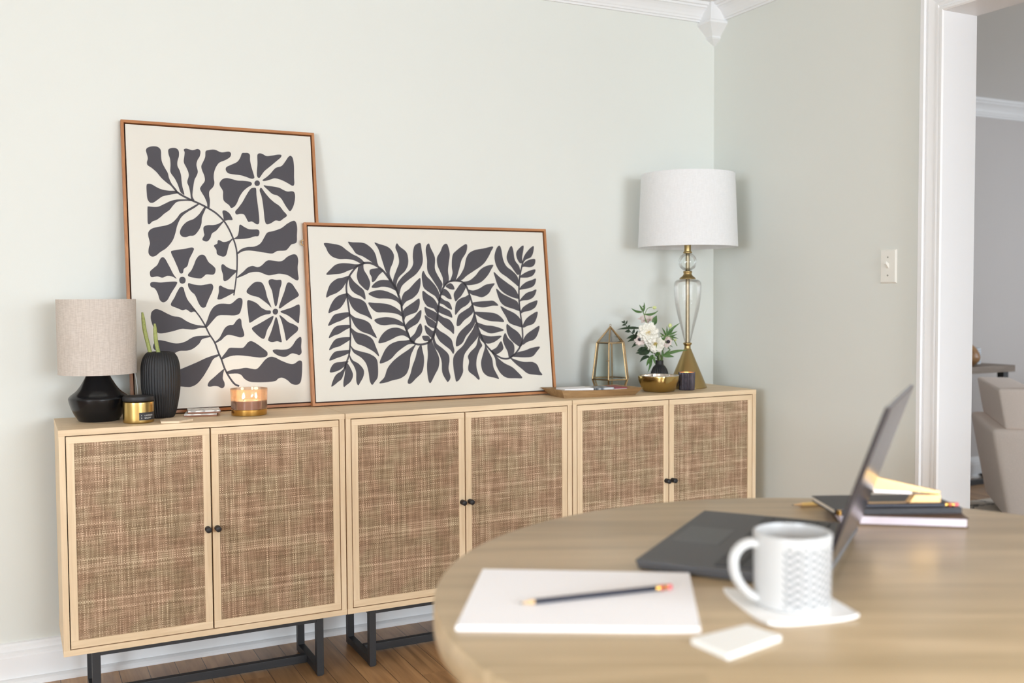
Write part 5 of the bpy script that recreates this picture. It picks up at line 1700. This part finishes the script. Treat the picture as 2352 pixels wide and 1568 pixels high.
def lap_slab(bm, a0, b0, a1, b1, z0, z1, bev, ins=0.0):
    hexa(bm, [LP(a0 + ins, b0 + ins, z0), LP(a1 - ins, b0 + ins, z0), LP(a1 - ins, b1 - ins, z0), LP(a0 + ins, b1 - ins, z0)],
         [LP(a0, b0, z1), LP(a1, b0, z1), LP(a1, b1, z1), LP(a0, b1, z1)], 0, bev)


bm = B(); lap_slab(bm, 0, 0, LW_, LD_, .0015, .0158, .0025, .004); obj('base', bm, LAPM, t)
bm = B()
for r in range(6):
    nkeys = [13, 14, 14, 13, 12, 8][r]
    bb = LD_ - .040 - r * .0185
    x0k, x1k = .018, LW_ - .018
    kw = (x1k - x0k) / nkeys
    for k in range(nkeys):
        lap_slab(bm, x0k + k * kw + .0012, bb - .0165, x0k + (k + 1) * kw - .0012, bb, .0156, .0176, .0005)
obj('keyboard', bm, KEYM, t)
bm = B(); lap_slab(bm, LW_ / 2 - .055, .014, LW_ / 2 + .055, .088, .0156, .0163, .0002); obj('touchpad', bm, plain('touchpad', L(74, 74, 76), .4), t)
ld = (e2 * sin(LTH) + Vector((0, 0, cos(LTH)))).normalized()
ln_ = (e2 * cos(LTH) - Vector((0, 0, sin(LTH)))).normalized()      # outward from the back of the lid


def LQ(a, h, d):
    return LP(a, LD_, .0165) + ld * h + ln_ * d


bm = B()
hexa(bm, [LQ(a, h, -.0035) for a, h in ((0, 0), (LW_, 0), (LW_, .2503), (0, .2503))], [LQ(a, h, .0035) for a, h in ((0, 0), (LW_, 0), (LW_, .2503), (0, .2503))], 0, .002)
lid = obj('lid', bm, LIDM, t)
bm = B()
hexa(bm, [LQ(a, h, -.0042) for a, h in ((.010, .018), (LW_ - .010, .018), (LW_ - .010, .241), (.010, .241))], [LQ(a, h, -.0034) for a, h in ((.010, .018), (LW_ - .010, .018), (LW_ - .010, .241), (.010, .241))])
obj('screen', bm, plain('dark_screen', L(24, 24, 26), 0.1, coat=0.6), lid)
bm = B(); tube(bm, [LQ(.03, -.002, .001), LQ(LW_ - .03, -.002, .001)], .0048, 14); obj('hinge', bm, LAPM, t, smooth=50)

# --- mug on a ceramic coaster
MX, MY = (0.7845, -1.9826, 0.7645)[0:2]
WGL = plain('white_glaze', L(198, 198, 197), 0.25, coat=0.3)
t = thing('mug', 'white ceramic mug with grey slanted stroke pattern, on a white coaster', 'mug', (MX, MY, TZ + .0046))
z0 = TZ + .0046
bm = B()
pr = smooth_profile([(.0440, .0), (.0468, .003), (.0478, .010), (.0482, .045), (.0486, .080), (.0492, .0905)], 4)
lathe(bm, MX, MY, [(r, z0 + z) for r, z in pr], 72, cap0=True)
lathe(bm, MX, MY, [(r, z0 + z) for r, z in smooth_profile([(.0492, .0905), (.0485, .0928), (.0465, .0925), (.0455, .089), (.0445, .045), (.0430, .009), (.036, .0055), (.001, .005)], 4)], 72, cap1=True)
obj('body', bm, hatch_glaze('pressed_stroke_glaze'), t, smooth=60)
bm = B()
hp = [(-.0465, .079), (-.058, .0815), (-.070, .077), (-.0785, .066), (-.0795, .051), (-.0745, .035), (-.0640, .021), (-.0530, .013), (-.0460, .0105)]
tube(bm, spline3([(MX + a, MY, z0 + z) for a, z in hp], 6), .0062, 14)
for v in bm.verts:
    v.co.y = MY + (v.co.y - MY) * 1.35
obj('handle', bm, WGL, t, smooth=80)
t.rotation_euler = (0, 0, radians(-16))
bm = B()
CQ = [(0.745, -1.886), (0.699, -2.034), (0.826, -2.062), (0.853, -1.972)]
G = 12
grid = []
for i in range(G + 1):
    row = []
    for j in range(G + 1):
        u, v = i / G, j / G
        p = Vector((*CQ[0], 0)) * (1 - u) * (1 - v) + Vector((*CQ[1], 0)) * u * (1 - v) + Vector((*CQ[2], 0)) * u * v + Vector((*CQ[3], 0)) * (1 - u) * v
        uu, vv = 2 * u - 1, 2 * v - 1
        c = Vector((0, 0, 0))
        rr = (abs(uu) ** 4 * abs(vv) ** 4)
        p = p + (Vector((.781, -1.99, 0)) - p) * (0.06 * rr)
        row.append(bm.verts.new((p.x, p.y, TZ + .0044 + .0028 * rr)))
    grid.append(row)
for i in range(G):
    for j in range(G):
        bm.faces.new((grid[i][j], grid[i + 1][j], grid[i + 1][j + 1], grid[i][j + 1]))
bm.normal_update()
bmesh.ops.solidify(bm, geom=list(bm.faces), thickness=.0038)
zmin = min(v.co.z for v in bm.verts)
bmesh.ops.translate(bm, verts=bm.verts, vec=(0, 0, TZ + .0004 - zmin))
tag(obj('ceramic_coaster', bm, plain('bright_white_glaze', L(248, 248, 247), 0.3), None, (.781, -1.99, TZ), smooth=60), 'white square coaster with raised corners under the patterned mug', 'coaster')
bm = B()
prism(bm, [(0.586, -2.036), (0.590, -2.097), (0.684, -2.076), (0.675, -2.027)], TZ + .0003, TZ + .0075, .0008)
tag(obj('white_card_stack', bm, plain('ivory_card', L(240, 241, 238), 0.6), None, (.634, -2.06, TZ)), 'small thin stack of white cards in front of the coaster and mug', 'cards')

# --- notebooks, stapler and pencils behind the laptop
u1 = Vector((.807, -.590, 0)); v1 = Vector((.590, .807, 0))


def book(name, label, o, ux, uy, w, d, z, h, cov, page, ct=.0016, spine_front=False):
    t = thing(name, label, 'notebook', tuple(o + ux * w / 2 + uy * d / 2 + Vector((0, 0, z))))

    def sl(bm, a0, b0, a1, b1, za, zb, bev):
        q = [(a0, b0), (a1, b0), (a1, b1), (a0, b1)]
        hexa(bm, [o + ux * a + uy * b + Vector((0, 0, za)) for a, b in q], [o + ux * a + uy * b + Vector((0, 0, zb)) for a, b in q], 0, bev)
    bm = B(); sl(bm, 0, 0, w, d, z, z + ct, .0004); sl(bm, 0, 0, w, d, z + h - ct, z + h, .0004); sl(bm, 0, 0 if spine_front else d - ct, w, ct if spine_front else d, z + ct, z + h - ct, .0002)
    obj('cover', bm, cov, t)
    bm = B(); sl(bm, .003, ct + .0005 if spine_front else .001, w - .003, d - ct - .0005, z + ct, z + h - ct, .0003); obj('pages', bm, page, t)
    return t


BRC = plain('brown_leather_cover', L(96, 72, 54), 0.5)
BLC = plain('black_leather_cover', L(44, 42, 46), 0.45)
PGM = plain('lilac_white_pages', L(228, 218, 228), 0.7)
o_low = Vector((1.178, -1.664, 0))
book('brown_notebook', 'lower notebook with a brown cover and pale page edges, behind the laptop', o_low, u1, v1, .214, .15, TZ + .0003, .0165, BRC, PGM)
o_up = Vector((1.1637, -1.6747, 0.777)) * 1.0
o_up.z = 0
u2 = Vector((1.3681, -1.7679, 0.777)); u2.z = 0
UPW = (u2 - o_up).length
u2 = (u2 - o_up).normalized()
v2 = Vector((-u2.y, u2.x, 0))
o_up += v2 * .010
bk = book('black_notebook', 'upper black notebook lying on the brown notebook under the stapler', o_up, u2, v2, UPW, .120, TZ + .0172, .0105, BLC, plain('cream_pages', L(224, 212, 196), .7), spine_front=True)
bm = B(); tube(bm, [o_up + u2 * .006 - v2 * .0045 + Vector((0, 0, TZ + .018)), o_up + u2 * .006 - v2 * .0045 + Vector((0, 0, TZ + .027))], .004, 14)
obj('clasp', bm, FERR, bk, smooth=40)['label'] = 'small gold clasp at the end of the black notebook'
zt2 = TZ + .0280
pa = o_up + u2 * (UPW - .190) + v2 * .0065 + Vector((0, 0, zt2 + .0037)); pb = o_up + u2 * (UPW - .004) + v2 * .0065 + Vector((0, 0, zt2 + .0037))
pencil('pencil', 'black pencil with a pink eraser along the edge of the black notebook', pa, pb, NAVY)
YELP = plain('yellow_pencil_paint', L(226, 190, 120), .45)
pencil('pencil', 'yellow pencil on the table, left of the black notebook behind the laptop', (1.205, -1.517, TZ + .0040), (1.385, -1.568, TZ + .0040), YELP, .0039)
# stapler
SG = plain('rose_gold_stapler', L(224, 182, 128), 0.33, 1.0)
sx = Vector((.895, -.446, 0)); sy = Vector((.446, .895, 0))
so = Vector((1.2407, -1.6742, 0.789))
so.z = zt2 + .0003
t = thing('stapler', 'gold stapler standing on top of the black notebook', 'stapler', tuple(so + sx * .06))


def SP(a, b, z):
    return so + sx * a + sy * b + Vector((0, 0, z))


def wedge(bm, pts, hw, bev=.001):
    """side outline (along, height) given width hw either side"""
    hexa(bm, [SP(a, -hw, z) for a, z in pts], [SP(a, hw, z) for a, z in pts], 0, bev)


bm = B(); wedge(bm, [(-.002, 0), (.124, 0), (.124, .0055), (-.002, .0045)], .011); obj('base_plate', bm, SG, t)
bm = B(); wedge(bm, [(.066, .0056), (.122, .0056), (.122, .020), (.076, .020)], .0085); obj('hinge_block', bm, SG, t)
bm = B(); wedge(bm, [(.004, .0235), (.072, .0205), (.072, .026), (.004, .031)], .0070); obj('magazine', bm, plain('steel_magazine', L(214, 206, 204), .25, 1.0), t)
bm = B(); wedge(bm, [(.000, .031), (.070, .0262), (.118, .0205), (.122, .026), (.060, .040), (.004, .0535), (-.001, .050)], .0092); obj('arm', bm, SG, t)

# ================================================================ the room beyond the doorway
GREYW = wood('grey_brown_console_wood', L(112, 98, 86), L(152, 138, 124), 'x', 1.2, 0.55)
CN0, CN1 = 1.075, 1.335
cx1 = (5.3066, 1.075, 0.7145)[0]
t = thing('console_table', 'grey-brown wooden console table with black metal legs in the next room', 'table', (cx1 - .6, (CN0 + CN1) / 2, 0))
zc0, zc1 = (5.3071, 1.075, 0.6934)[2], (5.3061, 1.075, 0.733)[2]
bm = B(); box(bm, (cx1 - 1.25, CN0, zc0), (cx1, CN1, zc1), .002); obj('tabletop', bm, GREYW, t)
cl1 = (5.3855, 1.18, 0.6109)[0]
for lx in (cl1 - .045, cx1 - 1.25 + .05):
    bm = B(); box(bm, (lx, 1.18, 0), (lx + .045, 1.225, zc0), .001); obj('leg', bm, BLACKM, t)
    bm = B(); box(bm, (lx, CN0 + .01, .0), (lx + .045, 1.178, .030), .001); obj('floor_rail', bm, BLACKM, t)
    bm = B(); box(bm, (lx, 1.227, .0), (lx + .045, CN1 + .005, .030), .001); obj('floor_rail', bm, BLACKM, t)
bm = B()
box(bm, (cx1 - 1.25 + .097, 1.19, .0), (cl1 - .047, 1.215, .030), .001); obj('brace', bm, BLACKM, t)
# things on the console
t = thing('wooden_vase', 'round brown wooden vase on the console table, half hidden by the door jamb', 'vase', (5.003, 1.19, zc1))
bm = B()
lathe(bm, 5.003, 1.19, [(r, zc1 + z) for r, z in smooth_profile([(.05, 0), (.082, .03), (.086, .065), (.065, .105), (.035, .135), (.028, .15), (.024, .148), (.024, .05), (.001, .05)], 5)], 48, cap0=True, cap1=True)
obj('body', bm, wood('turned_brown_wood', L(120, 84, 52), L(176, 136, 92), 'z', 1.5, .35), t, smooth=60)
STRIPE, nt, b_ = _mat('blue_striped_glaze')
w_ = N(nt, 'ShaderNodeTexWave'); w_.bands_direction = 'Z'; w_.inputs['Scale'].default_value = 22
tc_ = N(nt, 'ShaderNodeTexCoord'); nt.links.new(tc_.outputs['Object'], w_.inputs['Vector'])
r_ = N(nt, 'ShaderNodeValToRGB'); r_.color_ramp.elements[0].position, r_.color_ramp.elements[0].color = .3, L(150, 178, 200); r_.color_ramp.elements[1].position, r_.color_ramp.elements[1].color = .5, L(226, 230, 232)
nt.links.new(w_.outputs['Fac'], r_.inputs['Fac']); nt.links.new(r_.outputs['Color'], b_.inputs['Base Color'])
t = thing('striped_jar', 'white jar with thin blue stripes on the console table', 'jar', (5.180, 1.275, zc1))
bm = B()
lathe(bm, 5.180, 1.275, [(r, zc1 + z) for r, z in [(.040, 0), (.046, .003), (.046, .095), (.043, .098), (.041, .095), (.041, .01), (.001, .01)]], 48, cap0=True, cap1=True)
obj('body', bm, STRIPE, t, smooth=40)
# armchair
CHM = plain('beige_velvet', L(238, 225, 216), 0.8, bump=0.15, bscale=300, var=0.05, spec=0.2)
t = thing('armchair', 'beige upholstered armchair in the room beyond the doorway', 'armchair', (4.55, .55, 0))


CO = Vector((4.100, .30, 0))
CA, CB = Vector((.70, .714, 0)), Vector((.714, -.70, 0))       # away from the doorway, and to the right


def cushion(bm, q0, q1, bev=.03):
    """soft block between two quads given as (right, away, height)"""
    f = lambda q: [CO + CB * u + CA * v + Vector((0, 0, z)) for u, v, z in q]
    t_ = B(); hexa(t_, f(q0), f(q1))
    bmesh.ops.bevel(t_, geom=list(t_.edges), offset=bev, segments=4, profile=.6, affect='EDGES')
    merge(bm, t_)


def blk(u0, u1, v0, v1, z0, z1, k0=0.0, k1=0.0):
    return [(u0 + k0, v0, z0), (u1, v0, z0), (u1, v1, z0), (u0 + k0, v1, z0)], [(u0 + k1, v0, z1), (u1, v0, z1), (u1, v1, z1), (u0 + k1, v1, z1)]


bm = B(); cushion(bm, *blk(0, .90, 0, .80, .05, .512, .085, 0), .035); obj('body', bm, CHM, t, smooth=60)
bm = B(); cushion(bm, *blk(.03, .20, .02, .78, .507, .705, .035, 0), .018); obj('arm', bm, CHM, t, smooth=60)
bm = B(); cushion(bm, *blk(.215, .72, .02, .16, .509, .80, .02, 0), .03); obj('backrest', bm, CHM, t, smooth=60)
bm = B(); cushion(bm, *blk(.73, .89, .02, .78, .507, .705), .018); obj('arm', bm, CHM, t, smooth=60)
bm = B(); cushion(bm, *blk(.215, .72, .18, .79, .509, .59), .03); obj('seat_cushion', bm, CHM, t, smooth=60)
for uu in (.16, .82):
    for vv in (.08, .72):
        q = CO + CB * uu + CA * vv
        bm = B(); lathe(bm, q.x, q.y, [(.016, .0095), (.022, .06)], 16, cap0=True, cap1=True); obj('leg', bm, plain('dark_leg', L(60, 44, 34), .5), t, smooth=40)
# rug
RUG, nt, b_ = _mat('cream_patterned_rug')
tc_ = N(nt, 'ShaderNodeTexCoord')
vo_ = N(nt, 'ShaderNodeTexVoronoi', feature='DISTANCE_TO_EDGE'); vo_.inputs['Scale'].default_value = 5.5
ns_ = N(nt, 'ShaderNodeTexNoise'); ns_.inputs['Scale'].default_value = 30
ad_ = N(nt, 'ShaderNodeMixRGB'); ad_.inputs['Fac'].default_value = .06
nt.links.new(tc_.outputs['Object'], ns_.inputs['Vector'])
nt.links.new(tc_.outputs['Object'], ad_.inputs['Color1']); nt.links.new(ns_.outputs['Color'], ad_.inputs['Color2']); nt.links.new(ad_.outputs['Color'], vo_.inputs['Vector'])
r_ = N(nt, 'ShaderNodeValToRGB'); r_.color_ramp.elements[0].position, r_.color_ramp.elements[0].color = .02, L(112, 110, 108); r_.color_ramp.elements[1].position, r_.color_ramp.elements[1].color = .05, L(212, 204, 192)
nt.links.new(vo_.outputs['Distance'], r_.inputs['Fac']); nt.links.new(r_.outputs['Color'], b_.inputs['Base Color'])
b_.inputs['Roughness'].default_value = .95
bm = B(); box(bm, (3.0, -2.6, 0.0005), (6.2, .86, .009), .003)
tag(obj('rug', bm, RUG, None, (4.6, -.9, 0)), 'cream rug with thin dark lines on the floor of the next room', 'rug')
